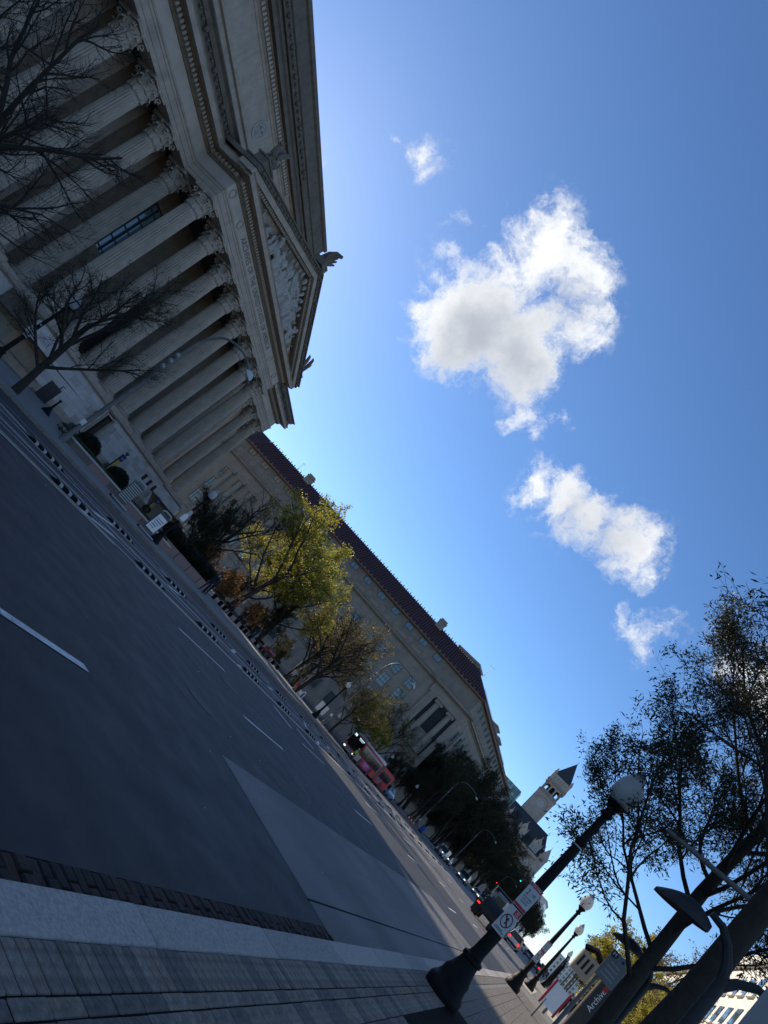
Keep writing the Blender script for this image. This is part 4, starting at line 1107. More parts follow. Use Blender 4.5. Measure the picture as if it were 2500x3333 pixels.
BARE = dict(max=4, seg=[6,6,5,4,3], jit=[.10,.16,.2,.25,.3], up=[.06,.05,.05,.04,.03], end=[.62,.35,.3,.3,.4], kids=[8,8,8,8], t0=[.28,.22,.2,.15],
            ang=[(28,58),(28,60),(25,60),(25,65)], len=[(.75,1.05),(.40,.66),(.40,.66),(.4,.7)], rr=[.44,.42,.45,.45], sides=[10,6,4,3,3])
bare_a = tree_meshes('bare', 3, BARE, Vector((.18,0,1)), 4.6, .20, dict(per=2.0, L=.07, W=.028, spread=.05, skip=.55), BARK, leafmats('sparse_green', ((.05,.07,.02),(.06,.075,.02))))
bare_b = tree_meshes('bare', 21, BARE, Vector((-.1,.1,1)), 4.4, .19, None, BARK)
SPAR = dict(BARE, kids=[8,7,6,4], t0=[.30,.25,.2,.15], max=4)
yel_a = tree_meshes('yellow', 5, SPAR, Vector((.12,.05,1)), 5.4, .21, dict(per=15, L=.13, W=.055, spread=.11, skip=.06), BARK_G, leafmats('yellow_green', ((.30,.31,.05),(.36,.33,.055),(.25,.28,.05),(.36,.27,.05))))
yel_b = tree_meshes('yellow', 9, SPAR, Vector((-.08,.1,1)), 4.8, .20, dict(per=18, L=.14, W=.06, spread=.12, skip=.03), BARK_G, leafmats('yellow_bright', ((.30,.29,.05),(.36,.31,.055),(.24,.26,.05),(.34,.25,.045))))
yel_c = tree_meshes('yellow', 14, SPAR, Vector((0,-.1,1)), 4.8, .19, dict(per=8, L=.12, W=.05, spread=.10, skip=.22), BARK, leafmats('olive', ((.14,.115,.04),(.18,.13,.045),(.11,.10,.035))))
DENS = dict(BARE, kids=[9,7,6,3], up=[.08,.10,.08,.05,.02], ang=[(24,50),(25,50),(25,55),(25,60)], t0=[.22,.2,.2,.15])
den_a = tree_meshes('dense', 31, DENS, Vector((0,0,1)), 6.0, .24, dict(per=16, L=.17, W=.065, spread=.16), BARK, leafmats('dark_green', ((.020,.030,.012),(.028,.036,.014),(.045,.036,.014)), .35))
den_b = tree_meshes('dense', 37, DENS, Vector((.05,.05,1)), 6.2, .24, dict(per=13, L=.17, W=.065, spread=.16), BARK, leafmats('dark_brown_green', ((.022,.028,.012),(.05,.035,.014),(.03,.032,.012)), .35))
OAK = dict(max=4, seg=[8,7,6,5,4], jit=[.06,.15,.2,.22,.25], up=[.05,.10,.06,.03,.0], end=[.55,.30,.3,.3,.4], kids=[14,9,7,6], t0=[.30,.22,.12,.08],
           ang=[(38,72),(28,60),(30,62),(30,70)], len=[(.42,.66),(.42,.62),(.42,.62),(.40,.62)], rr=[.27,.42,.45,.5], sides=[12,6,4,3,3])
oakleaf = leafmats('willow_oak', ((.020,.032,.014),(.030,.042,.018),(.055,.040,.016),(.022,.028,.016)), .4)
oak_a = tree_meshes('oak', 44, dict(OAK, t0=[.55,.3,.12,.08], kids=[9,8,7,6]), Vector((.02,0,1)), 8.6, .24, dict(per=6, L=.11, W=.0135, spread=.07, droop=.15), BARK, oakleaf)
oak_b = tree_meshes('oak', 52, OAK, Vector((-.05,.03,1)), 8.2, .19, dict(per=16, L=.11, W=.0135, spread=.07, droop=.15), BARK, oakleaf)

plant(bare_a, 'bare_elm', 'nearly bare street tree with black branches before the columns', (-28.8,19.0,ZS), RAD(200), .95)
plant(bare_b, 'bare_elm', 'bare tree whose twigs spread from the upper left edge', (-29.5,11.2,ZS), RAD(40), 1.45)
plant(bare_b, 'bare_elm', 'bare spreading tree with fine dark twigs behind the hedges', (-45.0,56.0,ZS), RAD(120), 1.35)
plant(yel_a, 'elm_tree', 'tall sunlit tree with thin yellow-green leaves before the red-roofed building', (-43.4,62.2,ZS), RAD(10), 1.5)
plant(bare_b, 'bare_elm', 'mostly bare dark tree beside the jogger', (-34.5,68.9,ZS), RAD(250), 1.4)
plant(yel_c, 'elm_tree', 'half-bare olive tree behind the jogger', (-39.5,75,ZS), RAD(70), 1.25)
plant(yel_a, 'elm_tree', 'second sunlit yellow-green tree, right of the tall one', (-40.5,66.5,ZS), RAD(95), 1.08)
for i in range(14):
    plant(den_b if i % 2 else den_a, 'evergreen_shrub', 'low dark evergreen shrub in the side-street bed, %s from the left' % ORD[i], (-43.5-(i % 3)*1.7+i*.12,51.5+i*2.6,ZS-.05 if i < 8 else -.42), i*1.3, .24+.05*(i % 3), 'evergreen shrubs along the side-street bed', 'shrub')
plant(yel_b, 'elm_tree', 'bright yellow-green tree rising behind the bus roof', (-40.5,106,-.4), RAD(150), 1.0)
plant(yel_c, 'elm_tree', 'thin olive-brown tree right of the bright yellow one', (-41,119,-.4), RAD(220), 1.35)
plant(yel_c, 'elm_tree', 'small olive tree whose trunk stands just left of the bus', (-30.4,73.5,ZS), RAD(30), .8)
plant(yel_c, 'elm_tree', 'brownish half-bare tree between the jogger and the bus', (-44.0,86,-.3), RAD(330), 1.35)
plant(yel_c, 'elm_tree', 'thin tree in front of the side-street windows', (-50.0,98,-.4), RAD(130), 1.4)
plant(yel_a, 'elm_tree', 'olive-green tree half hidden behind the elm by the planters', (-49.5,72,ZS), RAD(250), 1.25)
rt = random.Random(8)
rowd = ['nearest the bus','second from the bus','third from the bus','fourth from the bus','fifth from the bus','sixth from the bus','seventh from the bus','eighth from the bus','ninth from the bus','tenth from the bus','eleventh from the bus','twelfth from the bus','last before the distant white blocks']
for i in range(13):
    y = 131+i*15.0+rt.uniform(-2,2)
    plant(den_a if i % 2 else den_b, 'street_oak', 'dense dark street tree, %s in the far row' % rowd[i], (-33.2+rt.uniform(-.8,.8)-(2 if i % 2 else 0), y, ZS), rt.uniform(0,6.2), (1.02,1.3)[i] if i < 2 else rt.uniform(1.52,1.68) if i < 7 else rt.uniform(1.4,1.5), 'dark trees along the far pavement')
for i in range(9):
    y = 146+i*22+rt.uniform(-3,3)
    plant(den_b if i % 2 else den_a, 'street_oak', 'dark tree of the back row by the long facade, %s from the left' % ORD[i], (-39+rt.uniform(-.5,.5), y, ZS), rt.uniform(0,6.2), rt.uniform(1.2,1.4), 'back row of dark trees')
for i in range(16):
    plant(den_a if i % 2 else den_b, 'evergreen_shrub', 'dark bushy tree filling the ground below the dark row, %s from the left' % ORD[i], (-40.2+(i % 3)*.8,126.5+i*8.6,ZS), i*1.9, .52+.06*(i % 4), 'bushy trees below the dark row')
plant(den_a, 'holly_bush_tree', 'small dark evergreen beside the street lamp and planters', (-42.0,49.0,ZS), 1.0, .55)
plant(den_b, 'holly_bush_tree', 'low dark evergreen shrub tree in the planting bed', (-40.5,66.0,ZS), 2.0, .45)
plant(oak_a, 'willow_oak', 'big dark willow oak leaning in from the lower right corner', (1.05,10.9,ZS), RAD(60), .84)
plant(oak_b, 'willow_oak', 'willow oak just behind the big one, its trunk further left', (.85,15.3,ZS), RAD(170), .88)
plant(oak_a, 'willow_oak', 'willow oak further along the right pavement behind the station sign', (5.0,24.0,ZS), RAD(250), .85)
plant(yel_b, 'elm_tree', 'yellow autumn tree on the right behind the lamp posts', (3.2,62,ZS), RAD(100), .9)
plant(yel_c, 'elm_tree', 'thin bare-topped yellow tree beyond the right-hand lamps', (5.2,78,ZS), RAD(10), 1.3)
plant(yel_b, 'elm_tree', 'low yellow tree at the end of the right-hand pavement', (4.5,104,ZS), RAD(300), 1.1)
plant(den_b, 'street_oak', 'dark tree on the right pavement in the distance', (4.0,140,ZS), 1.7, .9)
plant(yel_b, 'elm_tree', 'yellow shrubby tree before the cream block on the right', (4.6,40,ZS), 2.2, .55)
plant(yel_c, 'elm_tree', 'low olive tree left of the shrubby yellow one', (3.4,47,ZS), 1.2, .6)
plant(yel_c, 'elm_tree', 'thin tree in front of the right-hand terrace', (9.5,84,ZS), 4.2, .95)
# the avenue's far trees
for i in range(8):
    plant(den_b, 'street_oak', 'distant dark avenue tree, %s along the far end' % ORD[i], (-30+rt.uniform(-1,1), 335+i*30, ZS), rt.uniform(0,6), rt.uniform(1.5,1.7), 'distant avenue trees')

# ---------------------------------------------------------------- street lamps
FROST = mat('frosted_globe_glass', (.62,.64,.64), .35, .06, 5, transl=.55, spec=.5)
def globe_lamp_meshes():
    post = MB().lathe([(.315,0),(.33,.06),(.33,.14),(.30,.2),(.28,.22),(.26,.27),(.25,.30),(.25,.38),(.21,.46),(.175,.58),(.16,.66),(.185,.68),(.185,.74),(.13,.77),(.115,.84)], 16)
    rings = []
    for z, r in ((.84,.112),(1.5,.105),(2.5,.088),(3.4,.070),(3.78,.062)):
        rings.append([((r*(1 if k % 2 else .93))*math.cos(2*math.pi*k/32), (r*(1 if k % 2 else .93))*math.sin(2*math.pi*k/32), z) for k in range(32)])
    sh = MB().loft(rings); sh.lathe([(.085,3.78),(.105,3.81),(.105,3.85),(.075,3.88),(.08,3.93),(.13,4.0),(.165,4.04),(.17,4.08),(.10,4.09)], 16)
    gl = MB().lathe([(.11,4.08),(.185,4.13),(.235,4.24),(.242,4.34),(.218,4.46),(.17,4.57),(.11,4.62)], 24)
    cap = MB().lathe([(.125,4.60),(.13,4.64),(.09,4.70),(.05,4.73),(.055,4.76),(.02,4.80)], 14)
    return [('lamp_base', post.mesh('lamp_base', BLACKM, True, 30)), ('lamp_shaft', sh.mesh('lamp_shaft', BLACKM, True, 40)),
            ('globe', gl.mesh('globe', FROST, True, 60)), ('finial', cap.mesh('finial', mat('finial_grey', (.30,.31,.31), .5, .1, 4), True, 30))]
GLM = globe_lamp_meshes()
def globe_lamp(label, loc, rz=0, sc=1.0, group='globe lamp posts'):
    o = thing('globe_lamp', label, 'street lamp', loc, rz, group); o.scale = (sc,)*3
    for n, me in GLM: link(n, me, o)
    return o
def sign_panel(parent, z, w, h, m, dx=0, dy=-.16, nm='sign_panel'):
    """flat plate held by a clip, facing -y in the parent's frame"""
    return obj(nm, MB().bev(-w/2,w/2,-h/2,h/2,0,.006,.002), m, parent, loc=(dx,dy,z), rot=(math.pi/2,0,0))
def plate(parent, x, y, w, h, m, d=.0075, nm='sign_print'):
    return obj(nm, MB().add([(x-w/2,y-h/2,d),(x+w/2,y-h/2,d),(x+w/2,y+h/2,d),(x-w/2,y+h/2,d)],[(0,1,2,3)]), m, parent)
def no_symbol(parent, y, r):
    mb = MB()
    for i in range(24):
        a, b = 2*math.pi*i/24, 2*math.pi*(i+1)/24
        mb.add([(q*math.cos(t), y+q*math.sin(t), .0085) for t in (a,b) for q in (r*.84,r)], [(0,1,3,2)])
    k = r*.7; w = r*.09
    mb.add([(-k-w,y+k-w,.0086),(-k+w,y+k+w,.0086),(k+w,y-k+w,.0086),(k-w,y-k-w,.0086)],[(0,1,2,3)])
    obj('prohibition_ring', mb, mat('dark_maroon_print', (.11,.012,.02), .5, .05, 3), parent)
    obj('arrow_print', MB().add([(-r*.1,y-r*.5,.008),(r*.1,y-r*.5,.008),(r*.1,y+r*.15,.008),(r*.32,y+r*.15,.008),(0,y+r*.55,.008),(-r*.32,y+r*.15,.008),(-r*.1,y+r*.15,.008)],[tuple(range(7))]), SIGNBLK, parent)
SIGNW = mat('weathered_sign_white', (.50,.50,.49), .5, .08, 4)
def parking_signs(lamp, z0=1.38, rz=0.0, two=True):
    holder = obj('sign_clip', MB().box(-.05,.05,-.165,-.10,z0+.1,z0+.16).box(-.05,.05,-.165,-.10,z0+.8,z0+.86), STEEL, lamp, rz=rz)
    holder.scale = (.78,1,1)
    a = sign_panel(holder, z0+.23, .30, .46, SIGNW)
    plate(a, .07, .175, .14, .09, RED); no_symbol(a, -.01, .115); plate(a, 0, -.19, .24, .012, SIGNBLK); plate(a, -.02, -.165, .18, .012, SIGNBLK)
    letters('NO', .04, WHITE, a, (.07,.19,.0085), (0,0,0), .0004); letters('TURNS', .03, WHITE, a, (.07,.155,.0085), (0,0,0), .0004)
    if two:
        b = sign_panel(holder, z0+.71, .30, .45, SIGNW)
        plate(b, 0, .19, .29, .055, RED); plate(b, 0, -.195, .29, .045, RED)
        letters('2', .13, SIGNBLK, b, (-.07,.06,.0085), (0,0,0), .0004); letters('HR', .06, SIGNBLK, b, (.06,.07,.0085), (0,0,0), .0004)
        for k, s in enumerate(('7AM-6:30PM','MON-SAT','PARKING')): letters(s, .04, SIGNBLK, b, (0,-.02-k*.045,.0085), (0,0,0), .0004)
        letters('TOW AWAY', .04, WHITE, b, (0,.19,.0085), (0,0,0), .0004)
l1 = globe_lamp('tall black globe lamp post in the foreground with two parking signs', (-1.06,13.2,ZS))
parking_signs(l1, 1.26)
obj('banner_bracket', MB().tube([(-.13,0,3.2),(-.2,0,3.24),(-.2,0,3.36)],.018,6).box(-.1,.1,-.1,.1,3.17,3.23), BLACKM, l1)
obj('metal_band', MB().lathe([(.101,3.10),(.102,3.12)],24), STEEL, l1)
l2 = globe_lamp('second globe lamp post with a small no-turn sign', (-1.07,33.6,ZS)); parking_signs(l2, 1.3)
globe_lamp('third globe lamp post standing at the crossing', (-.95,50.3,ZS))
globe_lamp('fourth globe lamp post beyond the crossing', (-.9,93,ZS))
for i in range(4): globe_lamp('distant globe lamp post, %s beyond the crossing on the right' % ORD[i+1], (-.9,112+i*19,ZS))
lf = globe_lamp('black globe lamp post with white signs across the road by the planters', (-29.6,32.5,ZS))
parking_signs(lf, 1.9, RAD(55))
arrow = obj('arrow_sign', MB().add([(-.16,0,0),(.16,0,0),(.16,0,.36),(0,0,.56),(-.16,0,.36)],[(0,1,2,3,4)]), WHITE, lf, loc=(.16,-.16,2.0), rz=RAD(55))
ll = globe_lamp('globe lamp half hidden by bare twigs at the left edge', (-30.5,18.2,ZS)); parking_signs(ll, 1.8, RAD(60), False)
globe_lamp('globe lamp post on the far pavement beside the light pole', (-29.1,65,ZS))
globe_lamp('globe lamp on the far pavement behind the bus', (-37.5,116,ZS)); globe_lamp('globe lamp just past the bus, by the red tail', (-33,122,ZS))

# ---------------------------------------------------------------- arched light poles
POLE = mat('grey_pole_paint', (.13,.125,.12), .55, .15, 3, bump=.1, bscale=20)
def arched_light(label, loc, rz, H=8.4, reach=2.4):
    o = thing('arched_street_light', label, 'street light', loc, rz, 'arched street lights')
    obj('pole', MB().lathe([(.19,0),(.19,.35),(.14,.4),(.13,.6),(.085,H)],12), POLE, o, smooth=True)
    pts = [(reach*(1-math.cos(t))*.55+ (reach*.45*max(0,(t-1.2)/1.3)), 0, H+1.9*math.sin(t)*1.0) for t in [i*.25 for i in range(9)]]
    pts.append((pts[-1][0]+.5,0,pts[-1][2]-.32))
    obj('arm', MB().tube(pts,[.085-.004*i for i in range(len(pts))],8), POLE, o, smooth=True)
    e = Vector(pts[-1])
    obj('lamp_head', MB().lathe([(.06,.16),(.16,.12),(.26,.02),(.30,-.10),(.28,-.12)],16), mat('lamp_head_grey', (.42,.46,.46), .4, .1, 3), o, smooth=True, loc=(e.x+.18,0,e.z-.08), rot=(0,RAD(28),0))
    obj('lamp_lens', MB().ell((0,0,-.12),(.27,.27,.08),14,6), FROST, o, smooth=True, loc=(e.x+.18,0,e.z-.08), rot=(0,RAD(28),0))
    for k in range(3): obj('pole_light_cluster', MB().ell((0,-.14,H-1.6+k*.45),(.13,.10,.16),8,6), STEEL, o, smooth=True)
    obj('traffic_plate', MB().box(-.12,.12,-.17,-.15,1.2,1.5), WHITE, o)
    return o
arched_light('grey arched street light in front of the columns', (-29.6,23.0,ZS), RAD(20), 7.6, 2.3)
arched_light('tall grey arched street light left of the bus', (-29.96,69.6,ZS), RAD(18), 8.2, 2.6)
arched_light('arched street light rising behind the yellow tree past the bus', (-31,131,ZS), RAD(8), 9.6, 3.2)
arched_light('arched street light among the dark trees', (-30.5,176,ZS), RAD(5), 9.4, 3.0)
arched_light('arched street light far along the dark tree row', (-30.2,262,ZS), RAD(5), 9.6, 3.2)
p2 = thing('bus_stop_pole', 'thin grey bus stop pole between the light pole and the bus', 'pole', (-29.2,72.0,ZS))
obj('pole', MB().tube([(0,0,0),(0,0,3.0),(.25,0,3.25),(.6,0,3.2)],.045,8), POLE, p2); obj('lamp_tip', MB().ell((.66,0,3.14),(.12,.08,.06),8,5), WHITE, p2)
wsg = thing('white_notice_board', 'low white notice board behind the light pole', 'sign', (-33.0,73.6,ZS), RAD(40)); obj('board', MB().bev(-.6,.6,-.04,.04,.5,1.6,.02), WHITE, wsg)
for sx in (-.5,.5): obj('leg', MB().box(sx-.03,sx+.03,-.03,.03,0,.5), POLE, wsg)

# ---------------------------------------------------------------- in front of the archives: lamps, planters, hedges, signs
HEDGE = leafmats('hedge', ((.010,.016,.008),(.014,.022,.010),(.008,.012,.007)), .15)
FLOW = leafmats('groundcover', ((.03,.05,.014),(.045,.06,.018),(.10,.085,.03)), .3)
def shrub_mesh(rx, ry, rz_, n, L, W, mats, seed, boxy=.0):
    g = np.random.default_rng(seed); d = g.normal(0,1,(n,3)); d /= np.linalg.norm(d,axis=1,keepdims=True)
    if boxy: d = np.sign(d)*np.abs(d)**(1-boxy); d /= np.max(np.abs(d),axis=1,keepdims=True)**boxy
    rad = g.uniform(.80,1.03,(n,1)); C = d*rad*np.array((rx,ry,rz_)); C[:,2] += rz_
    D = d+g.normal(0,.7,(n,3)); D /= np.linalg.norm(D,axis=1,keepdims=True)
    N = np.cross(D,g.normal(0,1,(n,3))); N /= np.linalg.norm(N,axis=1,keepdims=True)
    l = L*g.uniform(.6,1.3,(n,1)); w = W*g.uniform(.6,1.3,(n,1))
    V = np.stack([C,C+D*l*.5+N*w,C+D*l,C+D*l*.5-N*w],1).reshape(-1,3)
    o = raw('foliage', V, np.arange(4*n).reshape(-1,4), mats)
    o.data.polygons.foreach_set('material_index', g.integers(0,len(mats),n).astype(np.int32))
    me = o.data; bpy.data.objects.remove(o); return me
ballm = shrub_mesh(.62,.62,.52,4200,.06,.028,HEDGE,1); corem = MB().ell((0,0,.52),(.52,.52,.44),14,9).mesh('inner_mass', HEDGE[2], True)
def ball_hedge(label, loc, sc=1.0, grp=None):
    o = thing('clipped_hedge', label, 'hedge', loc, 0, grp); o.scale = (sc,)*3 if not isinstance(sc,tuple) else sc
    link('foliage', ballm, o); link('inner_mass', corem, o); return o
ball_hedge('round clipped bush left of the blue and yellow banner', (-35.4,28.9,ZS), 1.25); ball_hedge('round clipped bush right of the blue and yellow banner', (-36.0,32.8,ZS), 1.25)
for i in range(4): ball_hedge('rounded dark hedge in a pink stone box, %s from the left' % ORD[i], (-33.9-i*.25,38.0+i*2.15,ZS+.58), (1.5,1.75,1.05), 'hedges in the stone boxes')
for i in range(4):
    o = thing('stone_planter_box', 'pink granite planter box, %s from the left in the row' % ORD[i], 'planter', (-33.9-i*.25,38.0+i*2.15,ZS), RAD(6), 'pink granite planter boxes')
    obj('box', MB().bev(-.75,.75,-1.0,1.0,0,.62,.03), PINKGRAN, o); obj('soil', MB().box(-.62,.62,-.88,.88,.60,.63), BARK, o)
o = thing('planter_wall', 'low brown granite planter wall with pale coping along the far pavement', 'wall', (-32.0,25.2,ZS), 0)
for i in range(6):
    x0, y0 = -.02*i*1.9, i*1.9
    obj('wall_stone', MB().bev(-.22,.22,.01,1.88,0,.38,.01), (GRANITE_D, PINKGRAN)[i % 2], o, loc=(x0,y0,0)); obj('coping_stone', MB().bev(-.28,.28,0,1.895,.38,.47,.015), GRANITE, o, loc=(x0,y0,0))
mb = thing('flower_bed', 'strip of green ground cover behind the low planter wall', 'plants', (-33.2,31,ZS))
link('foliage', shrub_mesh(.75,5.6,.22,6000,.10,.04,FLOW,3,.6), mb, (0,0,.12))
def green_lamp(u, label):
    o = thing('bronze_lamp', label, 'lamp', frame_pt(u,36.5,ZS), TH+math.pi/2, 'green bronze lamps at the portico wall')
    obj('lamp_base', MB().lathe([(.42,0),(.42,.15),(.32,.22),(.36,.3),(.22,.5),(.26,.6),(.16,.7)],12), BRONZE_G, o, smooth=True)
    for k in range(4):
        a = k*math.pi/2+.6; obj('scroll_foot', MB().tube([(.2*math.cos(a),.2*math.sin(a),.5),(.5*math.cos(a),.5*math.sin(a),.42),(.55*math.cos(a),.55*math.sin(a),.1)],[.07,.08,.09],7), BRONZE_G, o, smooth=True)
    obj('lamp_shaft', MB().lathe([(.15,.7),(.17,.8),(.11,.9),(.085,2.3),(.12,2.36),(.2,2.5),(.22,2.56),(.1,2.6)],12), BRONZE_G, o, smooth=True)
    obj('globe', MB().ell((0,0,2.84),(.24,.24,.26),16,10), FROST, o, smooth=True)
green_lamp(59.0, 'green bronze globe lamp left of the dark doorway'); green_lamp(68.4, 'green bronze globe lamp right of the banner by the wall')
BLUE = mat('banner_blue', (.012,.02,.16), .5, .1, 3); YEL = mat('banner_yellow', (.45,.33,.10), .6, .1, 3)
def banner_sign(u, d, label, sc=1.0):
    o = thing('banner_sign', label, 'sign', frame_pt(u,d,ZS), TH+math.pi/2, 'blue and yellow banner signs')
    obj('panel', MB().bev(-.42,.42,-.07,.07,.15,2.15,.02), SIGNBLK, o); obj('print_blue', MB().box(-.36,.36,-.085,-.07,1.5,2.1), BLUE, o); obj('print_yellow', MB().box(-.36,.36,-.085,-.07,.2,1.46), YEL, o)
    letters('NATIONAL ARCHIVES', .09, SIGNBLK, o, (0,-.09,.85), (math.pi/2,RAD(-90),0), .001); letters('MUSEUM', .15, WHITE, o, (0,-.09,1.78), (math.pi/2,0,0), .001)
banner_sign(62.2, 33.2, 'tall blue and yellow banner sign between the two round bushes'); banner_sign(72.6, 32.4, 'tall blue and yellow banner sign near the bench end of the wall')
def standing_board(label, loc, rz, white=False):
    o = thing('kiosk_board', label, 'sign', loc, rz); o.scale = (.78,.78,.86)
    obj('foot', MB().bev(-.75,.75,-.28,.28,0,.12,.05), BLACKM, o); obj('foot_rail', MB().tube([(-.7,-.3,.1),(.7,-.3,.1)],.07,8), STEEL, o)
    obj('panel', MB().bev(-.45,.45,-.08,.08,.25,1.75,.03), mat('dark_panel', (.07,.075,.085), .4, .2, 4), o)
    obj('top_cap', MB().tube([(-.42,0,1.75),(-.3,0,1.9),(.3,0,1.9),(.42,0,1.75)],.08,8), STEEL, o)
    if white:
        f = obj('poster', MB().box(-.40,.40,-.095,-.08,.4,1.55), WHITE, o)
        for k in range(5): obj('poster_print', MB().box(-.3,.1+.05*k,-.1,-.095,.6+k*.16,.66+k*.16), (mat('print_grey', (.25,.25,.28), .6, .1, 2), BLUE)[k % 2], o)
    else:
        for k in range(9): obj('louvre', MB().box(-.42,.42,-.10,-.08,.4+k*.14,.45+k*.14), STEEL, o)
standing_board('dark louvred kiosk board on wheels on the far pavement', (-28.8,27.6,ZS), RAD(60)); standing_board('kiosk board with a white poster beside the far lamp post', (-28.4,30.2,ZS), RAD(60), True)
bp = thing('black_notice', 'black square notice on a short stand left of the doorway', 'sign', (-37.4,25.9,ZS), RAD(100)); obj('panel', MB().bev(-.55,.55,-.04,.04,.3,1.5,.02), SIGNBLK, bp); obj('hook', MB().tube([(.3,0,1.5),(.3,0,1.75),(.5,0,1.75)],.03,6), BLACKM, bp)
b2 = thing('black_bollard', 'short black post with a flared foot beside the black notice', 'bollard', (-37.6,27.0,ZS)); obj('post', MB().lathe([(.32,0),(.3,.1),(.16,.3),(.08,.5),(.05,1.0),(.09,1.05),(.06,1.15)],12), BLACKM, b2, smooth=True)
for i, (x, y, s) in enumerate(((-37.6,38.2,.5),(-38.6,44.6,.55))):
    o = thing('dark_pot_plant', ('dark potted shrub beside the second banner', 'dark potted shrub by the wall end')[i], 'plant', (x,y,ZS)); obj('pot', MB().lathe([(.25,0),(.34,.5),(.38,.52)],12), BLACKM, o); link('foliage', ballm, o, (0,0,.5), scale=s)
# planting bed and low kerb towards the side street
o = thing('bed_kerb', 'low pale stone kerb edging the planting bed beyond the planters', 'kerb', (-39.3,50.0,ZS), 0)
for i in range(9): obj('coping_stone', MB().bev(-.16,.16,.01,2.18,0,.34,.02), GRANITE, o, loc=(0,i*2.2,0))
gr = sheet('lawn_bed', [(-47,50),(-39.5,50),(-39.5,70.5),(-35,71),(-35,72.4),(-60,72.4)], ZS+.01, mat('bed_soil_grass', (.03,.04,.015), .9, .4, 3, bump=.8, bscale=20)); struct(gr)
for i, (x, y, sc, mt) in enumerate(((-41,55.5,1.6,0),(-42.6,58.5,2.0,0),(-41.4,63.5,1.7,0),(-44.8,56,2.1,0))):
    o = thing('autumn_shrub', ('orange-brown shrub at the bed corner','tall rusty shrub behind the low kerb','rusty shrub beside the yellow tree trunk','brown shrub in front of the side-street wall')[i], 'shrub', (x,y,ZS)); o.scale = (sc*1.0,sc*1.0,sc*1.0)
    if i == 0: rust = tree_meshes('rust', 61, dict(SPAR, max=3, kids=[9,7,6], t0=[.05,.1,.1,.1]), Vector((0,0,1)), 1.0, .03, dict(per=9, L=.06, W=.025, spread=.05), BARK_G, leafmats('rusty', ((.20,.09,.03),(.26,.13,.035),(.14,.08,.03)), .45))
    for n_, me_ in rust: link('foliage' if n_ == 'crown' else n_, me_, o)
for i in range(7):
    o = thing('bench_rail', 'low dark bench on the far pavement, %s from the left by the side street' % ORD[i], 'bench', (-37.8-.2*(i % 2),52.5+i*2.6,ZS), RAD(88), 'dark benches by the planting bed')
    obj('seat', MB().bev(-.8,.8,-.22,.22,.40,.46,.02), BLACKM, o); obj('backrest', MB().bev(-.8,.8,.18,.23,.55,.85,.01), BLACKM, o)
    for sx in (-.65,.65): obj('leg', MB().box(sx-.03,sx+.03,-.2,.2,0,.4), BLACKM, o)

# ---------------------------------------------------------------- right-hand pavement
HOOD = mat('dark_bronze_hood', (.018,.018,.02), .6, .3, 6, bump=.3, bscale=18)
def hood_lamp(label, loc, rz=0):
    o = thing('hooded_path_light', label, 'path light', loc, rz, 'hooded path lights')
    obj('post', MB().tube([(0,0,0),(0,0,1.6),(0,0,2.92)],[.085,.07,.06],10), HOOD, o, smooth=True)
    obj('arm', MB().tube([(0,0,2.86),(-.05,0,3.02),(-.14,0,3.15),(-.26,0,3.25),(-.40,0,3.27)],[.055,.05,.045,.04,.035],8), HOOD, o, smooth=True)
    obj('side_arm', MB().tube([(0,0,2.82),(.10,0,2.97),(.24,0,3.07),(.42,0,3.08),(.55,0,3.0)],[.055,.045,.04,.036,.03],8), HOOD, o, smooth=True)
    # almond-shaped hood: pointed at the free end, domed above, flat below
    rings = []
    for i in range(11):
        t = i/10; w = .17*math.sin(math.pi*(t*.94+.03))**.7; h = .17*math.sin(math.pi*min(1,(t*.80+.14)))+.01
        x = -.33-t*.56; z0 = 3.10-.07*t
        rings.append([(x, -w, z0), (x, -w*1.02, z0+.03), (x, -w*.7, z0+h*.75), (x, 0, z0+h), (x, w*.7, z0+h*.75), (x, w*1.02, z0+.03), (x, w, z0), (x, 0, z0+.03)])
    obj('hood', MB().loft(rings), HOOD, o, smooth=True, angle=50)
    return o
hood_lamp('near dark hooded path light before the oak trunks', (.97,8.45,ZS-.26), RAD(4))
hood_lamp('further dark hooded path light between the oak trunks', (1.02,15.7,ZS-.26), RAD(4))
o = thing('grey_pillar', 'smooth light grey pillar cut off by the lower right corner', 'pillar', (.66,3.42,ZS)); obj('shaft', MB().lathe([(.2,0),(.2,.2),(.155,.24),(.15,4.5)],28), mat('pale_grey_paint', (.30,.30,.30), .6, .06, 3, bump=.05, bscale=30), o, smooth=True)
o = thing('signal_mast', 'thin grey mast arm reaching in through the oak leaves', 'mast', (3.9,12.0,ZS)); obj('pole', MB().lathe([(.16,0),(.15,.3),(.11,.35),(.09,5.2)],14), POLE, o, smooth=True); obj('arm', MB().tube([(0,0,4.55),(-1.2,.05,4.36),(-2.6,.12,4.22),(-4.15,.2,4.13)],[.07,.058,.045,.034],10), POLE, o, smooth=True)
PYL = mat('metro_brown', (.035,.03,.026), .5, .15, 3)
o = thing('station_pylon', 'dark brown station pylon with sideways white lettering', 'sign', (.85,22.5,ZS), RAD(4)); obj('pylon', MB().bev(-.20,.20,-.20,.20,0,2.75,.02), PYL, o)
letters('Archives', .2, WHITE, o, (0,-.203,1.95), (math.pi/2,RAD(-90),0), .002); letters('station', .2, WHITE, o, (0,-.203,.72), (math.pi/2,RAD(-90),0), .002)
for k in range(3): obj('line_dot', MB().lathe([(.07,0),(.07,.004)],14), (RED, YEL, mat('line_green', (.03,.2,.05), .5, .1, 2))[k], o, loc=(0,-.203,2.35+k*.12-.1), rot=(math.pi/2,0,0))
